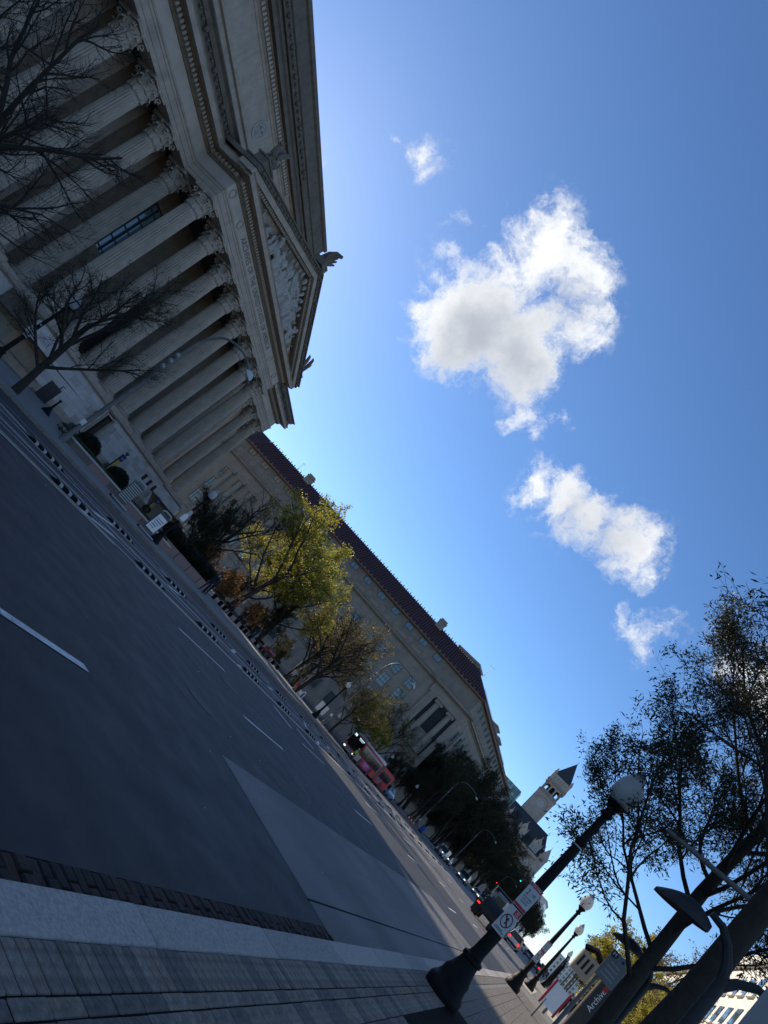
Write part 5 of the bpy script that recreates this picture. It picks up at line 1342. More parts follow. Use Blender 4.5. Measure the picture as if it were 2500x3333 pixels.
o = thing('wayfinding_sign', 'pale grey wayfinding sign with a round black M badge', 'sign', (.42,17.6,ZS), RAD(4)); obj('post', MB().tube([(0,0,0),(0,0,2.75)],.04,8), POLE, o)
pn = obj('panel', MB().bev(-.34,.34,-.5,.5,0,.03,.01), mat('sign_pale_grey', (.17,.17,.17), .5, .06, 3), o, loc=(.12,-.07,2.45), rot=(math.pi/2,0,0)); pn.scale = (.62,.62,1)
obj('badge', MB().lathe([(.12,0),(.12,.004)],20), SIGNBLK, pn, loc=(-.22,.38,.031)); letters('M', .17, WHITE, pn, (-.22,.38,.037), (0,0,0), .0004)
for k, s in enumerate(('Metro station','Navy Memorial','National Gallery','Capital One Arena')): letters(s, .06, WHITE, pn, (0,.14-k*.15,.032), (0,0,0), .0004)
for k, m_ in enumerate((BLUE, YEL)): obj('route_dot', MB().lathe([(.05,0),(.05,.003)],14), m_, pn, loc=(.1+k*.14,.38,.031))
o = thing('framed_board', 'white map board with red side rails on a thin post', 'sign', (.25,32.0,ZS), RAD(4)); o.scale = (.66,.66,.8); obj('post', MB().tube([(-.3,0,0),(-.3,0,1.0)],.05,8), POLE, o); obj('board', MB().bev(-.42,.42,-.04,.04,.75,1.85,.02), WHITE, o)
for sx in (-.48,.48): obj('side_rail', MB().bev(sx-.06,sx+.06,-.05,.05,.65,1.95,.02), RED, o)
o = thing('newspaper_box', 'blue newspaper box by the map board', 'box', (1.15,20.5,ZS), RAD(4)); obj('body', MB().bev(-.25,.25,-.22,.22,.3,1.1,.04), mat('box_blue', (.03,.08,.2), .45, .1, 3), o); obj('legs', MB().box(-.2,.2,-.18,.18,0,.3), BLACKM, o); obj('window', MB().box(-.18,.18,-.225,-.21,.7,1.0), WHITE, o)
o = thing('newspaper_box', 'white newspaper box beside the blue one', 'box', (1.55,20.6,ZS), RAD(4)); obj('body', MB().bev(-.22,.22,-.22,.22,.3,1.1,.04), WHITE, o); obj('legs', MB().box(-.2,.2,-.18,.18,0,.3), BLACKM, o)
o = thing('signal_cabinet', 'grey box with dark slots on a post beyond the pylon', 'cabinet', (.35,42.5,ZS), RAD(4)); obj('post', MB().tube([(0,0,0),(0,0,2.4)],.07,8), POLE, o); obj('cabinet', MB().bev(-.5,.5,-.4,.4,2.4,3.5,.04), mat('tan_cabinet', (.33,.28,.22), .6, .1, 3), o)
for k in range(3): obj('slot', MB().box(-.36+k*.26,-.24+k*.26,-.41,-.4,2.7,3.3), DARK, o)
obj('visor', MB().tube([(-.5,-.2,3.6),(0,-.35,3.85),(.5,-.2,3.6)],.16,8), BLACKM, o)
# traffic signals
def signal(label, loc, rz, col_, H=4.2):
    o = thing('traffic_signal', label, 'traffic light', loc, rz); obj('post', MB().tube([(0,0,0),(0,0,H+1)],.07,8), BLACKM, o); obj('housing', MB().bev(-.17,.17,-.16,.1,H,H+1.05,.02), SIGNBLK, o)
    cs = {'red':((.9,.02,.02),2), 'green':((.02,.8,.45),0)}[col_]
    for k in range(3):
        lit = k == cs[1]
        obj('lens', MB().ell((0,-.17,H+.18+k*.33),(.11,.04,.11),12,6), mat('lit_%s' % col_, cs[0], .4, .05, 2, emit=cs[0], estr=2) if lit else DARK, o, smooth=True)
signal('green traffic light far along the right pavement', (.4,118,ZS), 0, 'green'); signal('second green traffic light beyond the first', (1.4,122,ZS), 0, 'green', 5.2); signal('red traffic light left of the avenue in the distance', (-24.2,205,0), 0, 'red', 5)
signal('red pedestrian signal low beside the right pavement', (.9,108,ZS), 0, 'red', 2.4); signal('green traffic light above the flatbed truck', (-15.0,150,0), 0, 'green', 8)
for i in range(3): 
    o = thing('traffic_cone', ('orange traffic cone left of the parked van','orange cone beside the first one','orange barrel by the dark trees')[i], 'cone', (-26.8-.7*i,112+i*.6,ZS)); obj('cone', MB().lathe([(.26,0),(.26,.04),(.16,.05),(.03,.72)],12), mat('cone_orange', (.55,.08,.02), .5, .1, 3), o); obj('collar', MB().lathe([(.125,.26),(.085,.44)],12), WHITE, o)
o = thing('blue_mailbox', 'blue box under the dark trees', 'mailbox', (-28.5,126,ZS)); obj('body', MB().bev(-.4,.4,-.35,.35,.2,1.3,.12), mat('mail_blue', (.02,.06,.32), .4, .1, 3), o); obj('feet', MB().box(-.35,.35,-.3,.3,0,.2), BLACKM, o)

# ---------------------------------------------------------------- vehicles
TYRE = mat('tyre_rubber', (.015,.015,.016), .8, .2, 8); RIM = mat('wheel_rim', (.35,.36,.37), .35, .1, 4, metallic=.7)
CGL = mat('car_glass', (.008,.009,.011), .12, .1, 2, spec=.3); CHROME = mat('bright_trim', (.5,.5,.5), .25, .1, 3, metallic=.8)
TAILL = mat('tail_light_lit', (.6,.01,.01), .3, .05, 3, emit=(1,.03,.02), estr=1.1); HEADL = mat('headlight_lit', (.8,.8,.75), .2, .05, 3, emit=(1,.93,.8), estr=1.3); HEADO = mat('headlight_glass', (.5,.52,.54), .15, .05, 3); TAILO = mat('tail_light_off', (.25,.012,.012), .3, .05, 3)
PLATE = mat('number_plate', (.55,.56,.6), .5, .05, 3)
_wh = {}
def wheel(parent, x, y, r=.33, w=.22):
    k = (r,w)
    if k not in _wh:
        Rm = Matrix.Rotation(math.pi/2, 4, 'Y')
        _wh[k] = (MB().lathe([(r*.62,-w/2),(r*.95,-w/2),(r,-w*.35),(r,w*.35),(r*.95,w/2),(r*.62,w/2)],20,M=Rm).mesh('tyre', TYRE, True, 40),
                  MB().lathe([(r*.63,-w*.42),(r*.3,-w*.30),(.01,-w*.34)],14,M=Rm,cap=False).lathe([(.01,w*.34),(r*.3,w*.30),(r*.63,w*.42)],14,M=Rm,cap=False).mesh('rim', RIM, True, 40))
    o = link('wheel', _wh[k][0], parent, (x,y,r)); o.data.name = 'wheel'
    link('rim', _wh[k][1], o); return o
def paint(name, c): return mat('car_paint_'+name, c, .32, .04, 2, spec=.5, coat=.6)
def car(label, cat, loc, rz, pm, kind='sedan', lights='off', grp=None, nm='car'):
    """front towards -y; parts as seen on a real car"""
    o = thing(nm, label, cat, loc, rz, grp)
    S = {'sedan': dict(L=4.6,W=.90,H=1.45,belt=.92,hood=.82,cab=(-.95,1.75),roof=(-.25,1.15),r=.33),
         'suv': dict(L=4.8,W=.96,H=1.78,belt=1.12,hood=1.05,cab=(-1.0,2.3),roof=(-.45,2.0),r=.37),
         'van': dict(L=5.1,W=.99,H=1.85,belt=1.10,hood=1.02,cab=(-1.55,2.45),roof=(-.6,2.15),r=.36),
         'pickup': dict(L=5.6,W=1.0,H=1.88,belt=1.18,hood=1.12,cab=(-.9,.95),roof=(-.3,.75),r=.40)}[kind]
    L, W, H = S['L'], S['W'], S['H']; h0 = .24
    st = [(-L/2,.45,.80),(-L/2+.12,.62,.93),(-L/2+.7,S['hood']-.08,1.0),(S['cab'][0],S['belt']-.03,1.0),(S['cab'][1],S['belt'],1.0),(L/2-.5,S['belt']-.02,.99),(L/2-.10,S['belt']-.12,.95),(L/2,.55,.86)]
    rings = []
    for y, zt, f in st:
        w = W*f; rings.append([(-w*.92,y,h0),(-w,y,h0+.22),(-w,y,zt*.8),(-w*.93,y,zt),(w*.93,y,zt),(w,y,zt*.8),(w,y,h0+.22),(w*.92,y,h0)])
    obj('body', MB().loft(rings), pm, o, smooth=True, angle=38)
    b, w1, w2 = S['belt']-.03, W*.90, W*.74
    cab = [[(-w1,S['cab'][0],b),(w1,S['cab'][0],b),(w1*.98,S['cab'][0]+.04,b+.03),(-w1*.98,S['cab'][0]+.04,b+.03)],
           [(-w1,S['roof'][0],b),(w1,S['roof'][0],b),(w2,S['roof'][0],H-.04),(-w2,S['roof'][0],H-.04)],
           [(-w1,S['roof'][1],b),(w1,S['roof'][1],b),(w2,S['roof'][1],H-.04),(-w2,S['roof'][1],H-.04)],
           [(-w1,S['cab'][1],b),(w1,S['cab'][1],b),(w1*.98,S['cab'][1]-.04,b+.03),(-w1*.98,S['cab'][1]-.04,b+.03)]]
    obj('window_glass', MB().loft(cab), CGL, o)
    obj('roof', MB().loft([[(-w2*.96,y,H-.06),(w2*.96,y,H-.06),(w2*.9,y,H+z),(-w2*.9,y,H+z)] for y, z in ((S['roof'][0]-.12,-.045),(S['roof'][0]+.25,0),(S['roof'][1]-.25,0),(S['roof'][1]+.1,-.04))]), pm, o, smooth=True, angle=40)
    for sx in (-1,1):
        for y0, y1 in ((S['cab'][0],S['roof'][0]),(S['cab'][1],S['roof'][1])): obj('pillar', MB().tube([(sx*w1*.99,y0,b),(sx*w2*1.0,y1,H-.05)],.035,5), pm, o)
        ym = (S['roof'][0]+S['roof'][1])/2; obj('pillar', MB().tube([(sx*w1*1.005,ym,b),(sx*w2*1.01,ym,H-.05)],.04,5), pm, o)
        obj('headlight', MB().ell((sx*W*.68,-L/2+.08,.68 if kind != 'sedan' else .62),(.20,.07,.09),10,6), HEADL if lights == 'on' else HEADO, o, smooth=True)
        obj('tail_light', MB().bev(sx*W*.72-.13,sx*W*.72+.13,L/2-.08,L/2+.012,.72,.95,.02), TAILL if lights == 'rear' else TAILO, o)
        obj('mirror', MB().ell((sx*(W+.1),S['cab'][0]+.35,b+.08),(.11,.07,.08),8,5), pm, o, smooth=True)
        for y in (-L/2+.9, L/2-.95): wheel(o, sx*(W-.12), y, S['r'])
    obj('bumper', MB().bev(-W*.82,W*.82,-L/2-.05,-L/2+.1,.28,.5,.03), SIGNBLK, o); obj('bumper', MB().bev(-W*.82,W*.82,L/2-.1,L/2+.05,.28,.52,.03), SIGNBLK, o)
    obj('grille', MB().bev(-W*.42,W*.42,-L/2-.02,-L/2+.1,.5,.66,.02), CHROME, o); obj('number_plate', MB().box(-.26,.26,L/2+.01,L/2+.055,.6,.74), PLATE, o)
    if kind in ('suv','van'):
        for sx in (-1,1): obj('roof_rail', MB().tube([(sx*w2*.82,S['roof'][0]+.2,H+.05),(sx*w2*.82,S['roof'][1]-.2,H+.05)],.022,5), CHROME, o)
    if kind == 'pickup': obj('load_bed', MB().box(-W*.85,W*.85,S['cab'][1]+.1,L/2-.12,S['belt']-.02,S['belt']+.02), SIGNBLK, o)
    return o
# articulated bus at the side street, front towards the camera
BR, BS, BG = mat('bus_red', (.58,.028,.012), .5, .05, 2, spec=.2), mat('bus_silver', (.30,.30,.31), .4, .06, 2, metallic=.3, spec=.5), mat('bus_grey', (.16,.15,.145), .6, .1, 3)
bus = thing('articulated_bus', 'red and grey articulated city bus with route 70 display facing us', 'bus', (-36.3,97.0,-.42), RAD(-2))
def bp_(name, mb, m, **kw): return obj(name, mb, m, bus, **kw)
def hull(y0, y1, front=False):
    R_ = []
    for y, f, dz in ((y0,.97 if front else 1,0),(y0+.25,1,0),(y1-.1,1,0),(y1,1,0)):
        w = 1.275*f; R_.append([(-w,y,.32),(-w,y,2.55),(-w*.93,y,2.92),(-w*.6,y,3.05),(w*.6,y,3.05),(w*.93,y,2.92),(w,y,2.55),(w,y,.32)])
    return MB().loft(R_)
f_ = bp_('front_body', hull(0,10.4,True), BR, smooth=True, angle=35); r_ = bp_('rear_body', hull(11.6,18.4), BR, smooth=True, angle=35)
mb = MB()
for i in range(7):
    y = 10.35+i*.19; w = 1.18 if i % 2 else 1.26; mb.box(-w,w,y,y+.18,.4,2.95)
bp_('bellows', mb, BG)
bp_('windscreen', MB().bev(-1.18,1.18,-.05,.02,1.05,2.45,.03), CGL); bp_('front_apron', MB().bev(-1.2,1.2,-.06,.03,.32,.92,.05), BS); bp_('front_stripe', MB().box(-1.19,1.19,-.065,-.02,.93,1.04), BR)
dp = bp_('destination_display', MB().bev(-1.16,1.16,-.055,.03,2.48,2.92,.03), mat('display_navy', (.006,.01,.035), .3, .1, 2))
LED = mat('display_letters', (.5,.8,.85), .5, .02, 2, emit=(.6,.95,1), estr=1.6)
letters('70', .46, LED, dp, (-.82,-.06,2.70), (math.pi/2,0,0), .002, bold=.008); letters('ARCHIVES', .22, LED, dp, (.42,-.06,2.78), (math.pi/2,0,0), .002); letters('VIA 7TH ST', .14, LED, dp, (.42,-.06,2.58), (math.pi/2,0,0), .002)
for sx in (-1,1):
    bp_('headlight', MB().ell((sx*.92,-.06,.62),(.2,.06,.11),10,6), HEADL, smooth=True)
    bp_('mirror', MB().tube([(sx*1.15,-.02,2.5),(sx*1.45,-.18,2.4),(sx*1.48,-.2,2.1)],.05,6).bev(sx*1.48-.1,sx*1.48+.1,-.26,-.14,1.7,2.15,.02), SIGNBLK)
    bp_('wiper', MB().tube([(sx*.5,-.08,1.05),(sx*.15,-.08,1.9)],.015,4), SIGNBLK)
    xs = (1.27,1.30) if sx > 0 else (-1.30,-1.27)
    for y0, y1 in ((.5,2.6),(2.75,4.9),(5.05,7.2),(7.35,9.9),(12.0,14.2),(14.35,17.4)): bp_('side_window', MB().box(xs[0],xs[1],y0,y1,1.3,2.5), CGL)
    bp_('upper_panel', MB().box(xs[0]-.002*sx,xs[1]-.002*sx,.3,10.3,2.52,2.78), BS)
    bp_('skirt', MB().box(xs[0]-.004*sx,xs[1]-.004*sx,.05,2.0,.4,1.25), BS)
    for y in (2.55,7.9,15.2):
        bp_('wheel_arch', MB().lathe([(.62,0),(.62,.012)],20), SIGNBLK, loc=(sx*1.272,y,.55), rot=(0,sx*math.pi/2,0)); wheel(bus, sx*1.12, y, .48, .32)
ad = bp_('advert_panel', MB().box(1.28,1.315,3.4,7.2,.5,1.26), mat('advert_pink', (.42,.03,.28), .4, .08, 2))
letters('LIVE LOUDER', .36, WHITE, ad, (1.318,5.3,1.02), (math.pi/2,0,math.pi/2), .001); letters('THIS FALL', .26, WHITE, ad, (1.318,5.0,.68), (math.pi/2,0,math.pi/2), .001)
bp_('advert_panel', MB().box(1.28,1.312,12.2,14.4,.5,1.26), mat('advert_mauve', (.26,.10,.13), .45, .4, 1.6))
bp_('roof_unit', MB().bev(-1.0,1.0,.6,4.2,3.05,3.38,.1), BS); bp_('roof_unit', MB().bev(-.95,.95,4.8,9.8,3.05,3.3,.1), mat('roof_unit_white', (.55,.57,.60), .4, .06, 2)); bp_('roof_unit', MB().bev(-.9,.9,10.6,12.4,3.0,3.45,.2), WHITE)
bp_('rear_engine_hatch', MB().bev(-1.0,1.0,18.38,18.46,.5,1.5,.04), SIGNBLK)
bp_('bike_rack', MB().tube([(-.8,-.1,.8),(-.8,-.6,.75),(.8,-.6,.75),(.8,-.1,.8)],.03,6).tube([(-.8,-.6,.75),(-.8,-.5,1.3)],.03,6), STEEL)
bp_('number_plate', MB().box(-.25,.25,-.075,-.06,.42,.55), PLATE)
# cars
car('light blue minivan parked just behind the bus', 'car', (-36.0,122.5,-.30), RAD(178), paint('sky_blue', (.20,.33,.48)), 'van')
car('blue hatchback partly hidden behind the bus tail', 'car', (-37.9,117.5,-.42), RAD(178), paint('deep_blue', (.05,.12,.24)), 'sedan')
car('silver van under the dark trees', 'car', (-25.0,133.0,.0), 0, paint('silver', (.45,.48,.50)), 'van')
car('dark sedan behind the silver van', 'car', (-25.0,139.5,.0), 0, paint('charcoal', (.03,.035,.04)), 'sedan')
car('dark suv with headlights on coming towards us', 'car', (-20.6,138,.0), 0, paint('black', (.012,.012,.014)), 'suv', 'on')
car('silver suv following the dark one', 'car', (-17.4,150,.0), 0, paint('pale_silver', (.50,.52,.54)), 'suv', 'on')
car('white sedan in the oncoming lane behind the suvs', 'car', (-20.5,162,.0), 0, paint('white', (.62,.62,.61)), 'sedan', 'on')
car('white suv driving away beyond the flatbed truck', 'car', (-6.3,104,0), RAD(180), paint('white', (.62,.62,.61)), 'suv', 'rear')
car('grey saloon ahead of the white suv', 'car', (-9.6,119,0), RAD(180), paint('grey', (.14,.15,.16)), 'sedan', 'rear')
car('small dark car with red tail lights far ahead', 'car', (-3.6,128,0), RAD(180), paint('charcoal', (.03,.035,.04)), 'sedan', 'rear')
for i, (x, y, c, k) in enumerate(((-9.7,150,'white','van'),(-6.4,160,'grey','sedan'),(-3.4,172,'charcoal','suv'),(-9.8,186,'silver','sedan'),(-6.3,205,'white','suv'),(-3.4,222,'black','sedan'))):
    car('distant %s queued on the avenue, %s from the front' % ('van' if k == 'van' else 'car', ORD[i]), 'car', (x,y,0), RAD(180), MATS['car_paint_'+c], k, 'off', 'distant queue of cars')
# flatbed truck seen from behind
tr = thing('flatbed_truck', 'black flatbed stake truck seen from behind with red tail lights', 'truck', (-6.6,64.2,0), RAD(180))
def tp(n, mb, m, **kw): return obj(n, mb, m, tr, **kw)
TB = mat('truck_black', (.014,.014,.016), .5, .2, 4)
tp('cab', MB().loft([[(-1.05,y,.6),(1.05,y,.6),(1.05,y,z),(.85,y,z2),(-.85,y,z2),(-1.05,y,z)] for y, z, z2 in ((-6.8,1.0,1.2),(-6.5,1.4,1.5),(-5.9,1.6,2.6),(-4.4,1.7,2.75),(-4.3,1.7,2.7))]), paint('truck_blue', (.02,.05,.12)), smooth=True, angle=40)
tp('rear_cab_window', MB().box(-.7,.7,-4.28,-4.24,1.75,2.45), CGL)
tp('chassis', MB().box(-.5,.5,-6.5,0,.55,.8), TB); tp('flatbed', MB().bev(-1.22,1.22,-4.0,.1,1.0,1.16,.02), TB); tp('tailgate', MB().bev(-1.22,1.22,.1,.16,.72,1.18,.01), TB)
for sx in (-1,1):
    for k in range(6): tp('stake', MB().box(sx*1.19-.03,sx*1.19+.03,-3.9+k*.78,-3.83+k*.78,1.16,2.1), TB)
    for z in (1.4,1.7,2.0): tp('side_rail', MB().box(sx*1.22-.02,sx*1.22+.02,-3.95,.05,z,z+.16), TB)
    tp('tail_light', MB().bev(sx*.95-.14,sx*.95+.14,.16,.2,.86,1.0,.02), TAILL); wheel(tr, sx*.92, -5.4, .45, .28)
    for dx in (0,-.3): wheel(tr, sx*(.98+dx), -.9, .45, .26)
    tp('mud_flap', MB().box(sx*.9-.3,sx*.9+.3,-.3,-.28,.12,.75), TB)
tp('load', MB().bev(-1.0,1.0,-3.8,-1.2,1.16,1.9,.08), mat('tarpaulin_blue', (.02,.035,.06), .7, .2, 3)); tp('ladder_rack', MB().tube([(-1.2,-4.1,1.1),(-1.2,-4.1,2.95),(1.2,-4.1,2.95),(1.2,-4.1,1.1)],.04,6), STEEL)
sg = tp('route_board', MB().bev(-.34,.34,-.34,.34,0,.03,.01), WHITE, loc=(-.55,-3.9,2.3), rot=(math.pi/2,0,math.pi)); no_symbol(sg, 0, .28)
# motorcycles and bicycles
def motorbike(label, loc, rz):
    o = thing('motorcycle', label, 'motorcycle', loc, rz, 'parked motorcycles')
    for y in (-.72,.72): w_ = link('wheel', _wh[(.33,.22)][0], o, (0,y,.31)); w_.scale = (.5,.95,.95)
    obj('frame', MB().tube([(0,-.72,.31),(0,-.45,.8),(0,.1,.75),(0,.72,.31)],.07,7).ell((0,-.05,.45),(.16,.3,.2),9,6), BLACKM, o, smooth=True)
    obj('fuel_tank', MB().ell((0,-.18,.82),(.17,.32,.14),10,7), WHITE, o, smooth=True); obj('saddle', MB().ell((0,.4,.8),(.16,.38,.08),10,6), SIGNBLK, o, smooth=True)
    obj('handlebar', MB().tube([(-.36,-.3,1.05),(0,-.45,.98),(.36,-.3,1.05)],.022,6), CHROME, o); obj('windshield', MB().ell((0,-.58,1.15),(.24,.04,.25),10,6), CGL, o, smooth=True); obj('headlight', MB().ell((0,-.66,.86),(.11,.07,.11),10,6), HEADL, o, smooth=True)
    for sx in (-1,1): obj('pannier', MB().bev(sx*.3-.1,sx*.3+.1,.45,.95,.45,.8,.03), WHITE, o)
motorbike('white police motorcycle with a lit headlight before the trees', (-23.9,127,0), RAD(10)); motorbike('second white motorcycle beside it', (-23.0,130.5,0), RAD(-8))
BK = [mat('bike_red', (.45,.04,.03), .4, .05, 3), mat('bike_blue', (.05,.16,.3), .4, .05, 3)]
def bicycle(label, loc, rz, m):
    o = thing('bicycle', label, 'bicycle', loc, rz, 'shared bicycles at the kerb')
    for y in (-.52,.52):
        tw_ = MB(); tw_.tube([(0,y+.33*math.cos(2*math.pi*i/20),.34+.33*math.sin(2*math.pi*i/20)) for i in range(21)],.025,5,cap=False); obj('wheel', tw_, TYRE, o)
        sp = MB()
        for i in range(6): sp.tube([(0,y,.34),(0,y+.32*math.cos(i*1.047),.34+.32*math.sin(i*1.047))],.006,3)
        obj('spokes', sp, STEEL, o)
    obj('frame', MB().tube([(0,-.52,.34),(0,-.36,.85),(0,.18,.42),(0,.28,.82),(0,.52,.34),(0,.18,.42)],.035,6).tube([(0,-.38,.72),(0,.2,.5)],.04,6), m, o)
    obj('handlebar', MB().tube([(-.27,-.28,1.0),(0,-.38,.98),(.27,-.28,1.0)],.018,6), SIGNBLK, o); obj('saddle', MB().ell((0,.3,.92),(.08,.14,.04),8,5), SIGNBLK, o, smooth=True); obj('mudguard', MB().ell((0,.52,.55),(.05,.26,.16),8,5), m, o, smooth=True); obj('basket', MB().bev(-.16,.16,-.66,-.38,.74,.96,.02), m, o)
for i in range(5): bicycle('shared bicycle with a %s frame, %s in the rack at the side street' % (('red','blue')[i % 2], ORD[i]), (-35.6-.25*i,60.6+i*.75,ZS), RAD(62), BK[i % 2])

# ---------------------------------------------------------------- people
SKIN = mat('skin_tone', (.34,.20,.14), .6, .08, 6); SKIN_D = mat('skin_tone_deep', (.13,.075,.05), .6, .08, 6); HAIR = mat('dark_hair', (.015,.011,.009), .7, .2, 9); SHOE = mat('shoe_white', (.5,.5,.48), .6, .1, 5)
def cloth(n, c): return mat('cloth_'+n, c, .85, .15, 8, bump=.3, bscale=60)
def person(label, loc, rz, top, legs, pose='walk', skin=SKIN, hair=True, shoes=SIGNBLK, bare_legs=False, bare_arms=False, hat=None, sc=1.0, vest=None):
    o = thing('person', label, 'person', loc, rz); o.scale = (sc,)*3
    J = {}                                   # joints: x right, y back (faces -y), z up
    J['pel'] = (0,0,.93); J['sp'] = (0,-.01,1.14); J['ch'] = (0,-.01,1.34); J['nk'] = (0,-.005,1.49); J['hd0'] = (0,-.02,1.57); J['hd1'] = (0,-.03,1.72)
    sw = {'walk':(.22,-.20), 'run':(.34,-.42), 'stand':(.03,-.03), 'sit':(0,0)}[pose]
    for s, a in ((1,sw[0]),(-1,sw[1])):
        n = 'R' if s > 0 else 'L'
        J['hip'+n] = (s*.095,0,.88)
        if pose == 'run' and a < 0: J['kn'+n] = (s*.10,-.26,.56); J['an'+n] = (s*.10,-.10,.20); J['to'+n] = (s*.10,-.24,.13)
        elif pose == 'run': J['kn'+n] = (s*.10,.10,.50); J['an'+n] = (s*.10,.40,.30); J['to'+n] = (s*.10,.42,.16)
        else: J['kn'+n] = (s*.10,a*.55-.03,.49); J['an'+n] = (s*.10,a,.09 if a <= 0 else .12); J['to'+n] = (s*.11,a-.17,.04)
        J['sh'+n] = (s*.19,0,1.42)
        b = -a
        if pose == 'run': J['el'+n] = (s*.26,b*.5+.06,1.15); J['wr'+n] = (s*.22,b*.5-.20,1.22)
        elif pose == 'hold': pass
        else: J['el'+n] = (s*.25,b*.45+.03,1.14); J['wr'+n] = (s*.26,b*.75-.05,.90)
        w = Vector(J['wr'+n]); d = (w-Vector(J['el'+n])).normalized()
        J['ha'+n] = tuple(w+d*.08)
        for k in range(4): J['f%d%s' % (k,n)] = tuple(w+d*(.165-.012*abs(k-1.5))+Vector((0,(k-1.5)*.022,0))); J['g%d%s' % (k,n)] = tuple(w+d*.10+Vector((0,(k-1.5)*.020,0)))
        J['th'+n] = tuple(w+d*.09+Vector((-s*.01,-.06,0)))
    E_ = [('pel','sp'),('sp','ch'),('ch','nk'),('nk','hd0'),('hd0','hd1')]
    for n in 'RL':
        E_ += [('pel','hip'+n),('hip'+n,'kn'+n),('kn'+n,'an'+n),('an'+n,'to'+n),('ch','sh'+n),('sh'+n,'el'+n),('el'+n,'wr'+n),('wr'+n,'ha'+n),('ha'+n,'th'+n)]
        for k in range(4): E_ += [('ha'+n,'g%d%s' % (k,n)),('g%d%s' % (k,n),'f%d%s' % (k,n))]
    Rd = dict(pel=(.155,.12),sp=(.145,.11),ch=(.165,.12),nk=(.062,.062),hd0=(.075,.085),hd1=(.085,.10),hip=(.10,.10),kn=(.066,.066),an=(.044,.05),to=(.042,.035),sh=(.07,.07),el=(.05,.05),wr=(.033,.033),ha=(.04,.028),th=(.011,.011),f=(.0095,.0095),g=(.010,.010))
    names = list(J); idx = {k: i for i, k in enumerate(names)}
    bm = bmesh.new(); ly = bm.verts.layers.skin.verify(); vs = [bm.verts.new(J[k]) for k in names]
    for a, b in E_: bm.edges.new((vs[idx[a]], vs[idx[b]]))
    for k, v in zip(names, vs):
        key = k if k in Rd else (k[0] if k[0] in 'fg' and k[1].isdigit() else k[:-1])
        v[ly].radius = Rd[key]
        if k == 'pel': v[ly].use_root = True
    me = bpy.data.meshes.new('body'); bm.to_mesh(me); bm.free()
    t = bpy.data.objects.new('tmp', me); col.objects.link(t)
    t.modifiers.new('s', 'SKIN'); ss = t.modifiers.new('d', 'SUBSURF'); ss.levels = 2; ss.render_levels = 2
    dg = bpy.context.evaluated_depsgraph_get(); body = bpy.data.meshes.new_from_object(t.evaluated_get(dg)); bpy.data.objects.remove(t)
    body.materials.clear()
    for m in (top, legs, skin, shoes): body.materials.append(m)
    jv = {k: Vector(p) for k, p in J.items()}
    seg = []
    for a, b in E_:
        if a in ('nk','hd0') or b in ('hd0','hd1'): m = 2
        elif a[:2] in ('ha','wr') or b[:2] == 'ha' or b[0] in 'fg' and b[1].isdigit() or b[:2] == 'th': m = 2
        elif a[:2] == 'an': m = 3
        elif a[:3] == 'hip' : m = 1
        elif a[:2] == 'kn': m = 2 if bare_legs else 1
        elif a == 'pel' and b[:3] == 'hip': m = 1
        elif a[:2] == 'el': m = 2 if bare_arms else 0
        else: m = 0
        seg.append((jv[a], jv[b], m))
    ncen = np.empty(len(body.polygons)*3, np.float32); body.polygons.foreach_get('center', ncen); ncen = ncen.reshape(-1,3)
    best = np.full(len(ncen), 9.0); mi = np.zeros(len(ncen), np.int32)
    for a, b, m in seg:
        a_, ab = np.array(a), np.array(b-a); q = np.clip(((ncen-a_)@ab)/max(1e-9, ab@ab), 0, 1)
        d = np.linalg.norm(a_+q[:,None]*ab-ncen, axis=1); k = d < best; best[k] = d[k]; mi[k] = m
    mi[ncen[:,2] > 1.53] = 2
    body.polygons.foreach_set('material_index', mi); body.polygons.foreach_set('use_smooth', np.ones(len(mi), bool))
    link('body', body, o)
    h = Vector(J['hd1'])
    fc = MB().ell((h.x,h.y-.098,h.z-.035),(.016,.022,.03),8,6)
    obj('nose', fc, skin, o, smooth=True)
    for s in (-1,1): obj('eye', MB().ell((s*.034,h.y-.088,h.z-.005),(.012,.008,.007),8,5), SIGNBLK, o); obj('ear', MB().ell((s*.088,h.y+.01,h.z-.02),(.012,.025,.034),8,5), skin, o, smooth=True)
    obj('mouth', MB().ell((0,h.y-.088,h.z-.085),(.024,.007,.006),8,4), mat('lip', (.22,.08,.07), .5, .05, 4), o)
    if hat: obj('hat', MB().ell((h.x,h.y,h.z+.045),(.108,.118,.085),14,8).ell((h.x,h.y-.13,h.z+.02),(.08,.07,.015),10,5), hat, o, smooth=True)
    elif hair: obj('hair', MB().ell((h.x,h.y+.022,h.z+.028),(.098,.108,.098),14,9), HAIR, o, smooth=True)
    if vest: obj('vest', MB().loft([[(.20*math.cos(a)*f,.145*math.sin(a)*f-.01,z) for a in [i*math.pi/8 for i in range(16)]] for z, f in ((.98,.92),(1.15,.93),(1.32,1.08),(1.44,.95))], cap=False), vest, o, smooth=True)
    return o
black, navy, grey = cloth('black', (.014,.014,.016)), cloth('navy', (.018,.022,.04)), cloth('grey', (.16,.17,.18))
person('person in black walking at the left edge before the pedestal', (-27.6,13.9,ZS), RAD(60), black, black, 'walk', hat=SIGNBLK)
person('person in a black coat striding past the last planter box', (-30.4,40.2,ZS), RAD(15), black, navy, 'walk', sc=1.05)
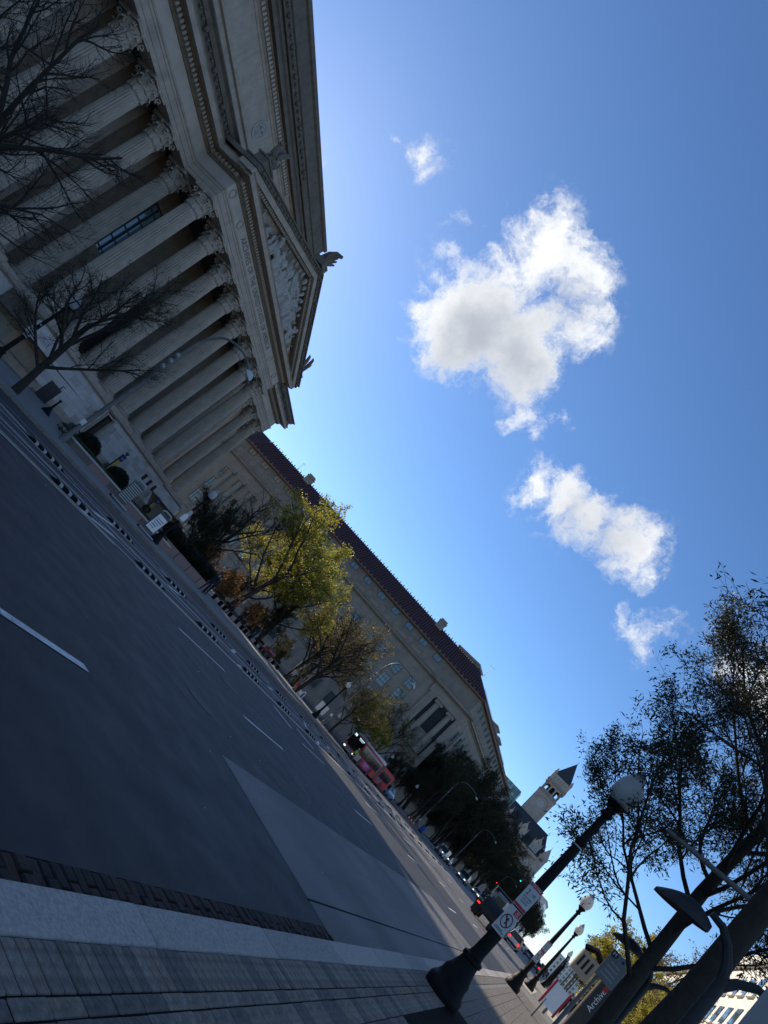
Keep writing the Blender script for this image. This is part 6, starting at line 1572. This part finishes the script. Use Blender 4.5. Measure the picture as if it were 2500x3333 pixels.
person('person in dark clothes just behind the striding one', (-31.2,41.6,ZS), RAD(30), navy, black, 'walk')
person('jogger in a grey shirt and red shorts on the far pavement', (-33.4,66.3,ZS), RAD(20), grey, cloth('shorts_red', (.35,.05,.06)), 'run', bare_legs=True, bare_arms=True, shoes=SHOE)
person('worker in a lime safety vest beside the bus front', (-34.0,93.5,-.42), RAD(-20), cloth('lime', (.30,.52,.04)), black, 'stand', vest=mat('lime_vest', (.42,.75,.05), .5, .1, 6), hat=WHITE)
person('motorcycle officer in dark uniform beside the white motorcycle', (-24.6,126.4,.0), RAD(20), cloth('uniform', (.05,.06,.05)), black, 'stand', hat=WHITE)
for i, (x, y, c, t_) in enumerate(((-37.2,59.3,black,'person in black standing at the shared bicycles'),(-37.8,60.8,navy,'person in navy bending over the bicycle rack'),(-36.9,63.2,grey,'person in grey beside the bicycle rack'),(-38.2,57.6,black,'person in dark jacket near the benches'),(-38.0,55.2,cloth('rust', (.18,.05,.03)),'person in a rust jacket by the first bench'),(-36.4,69.6,cloth('white', (.5,.5,.5)),'person in a white top resting on the bed edge'))):
    person(t_, (x,y,ZS), RAD((i*70) % 360), c, (black,navy)[i % 2], ('stand','walk')[i % 2])
o = thing('white_hoop', 'white curved hoop rack at the bed edge beyond the jogger', 'rack', (-33.4,68.75,ZS), RAD(90)); obj('hoop', MB().tube([(-.35,0,0),(-.35,0,.55),(-.2,0,.8),(.2,0,.8),(.35,0,.55),(.35,0,0)],.05,8), WHITE, o, smooth=True)
o = thing('white_bag', 'white bag lying on the planting bed behind the hoop', 'bag', (-35.0,71.0,ZS)); obj('sack', MB().ell((0,0,.3),(.3,.5,.3),12,8), WHITE, o, smooth=True); obj('tie', MB().tube([(0,.4,.45),(0,.6,.6)],[.06,.1],6), WHITE, o)
for i in range(9):
    person('distant pedestrian on the right pavement, %s beyond the crossing' % ORD[i], (1.2+(i*1.7) % 4,66+i*6.3,ZS), RAD(i*63), (black,navy,grey)[i % 3], (black,navy)[i % 2], ('walk','stand')[i % 2])['group'] = 'distant pedestrians'
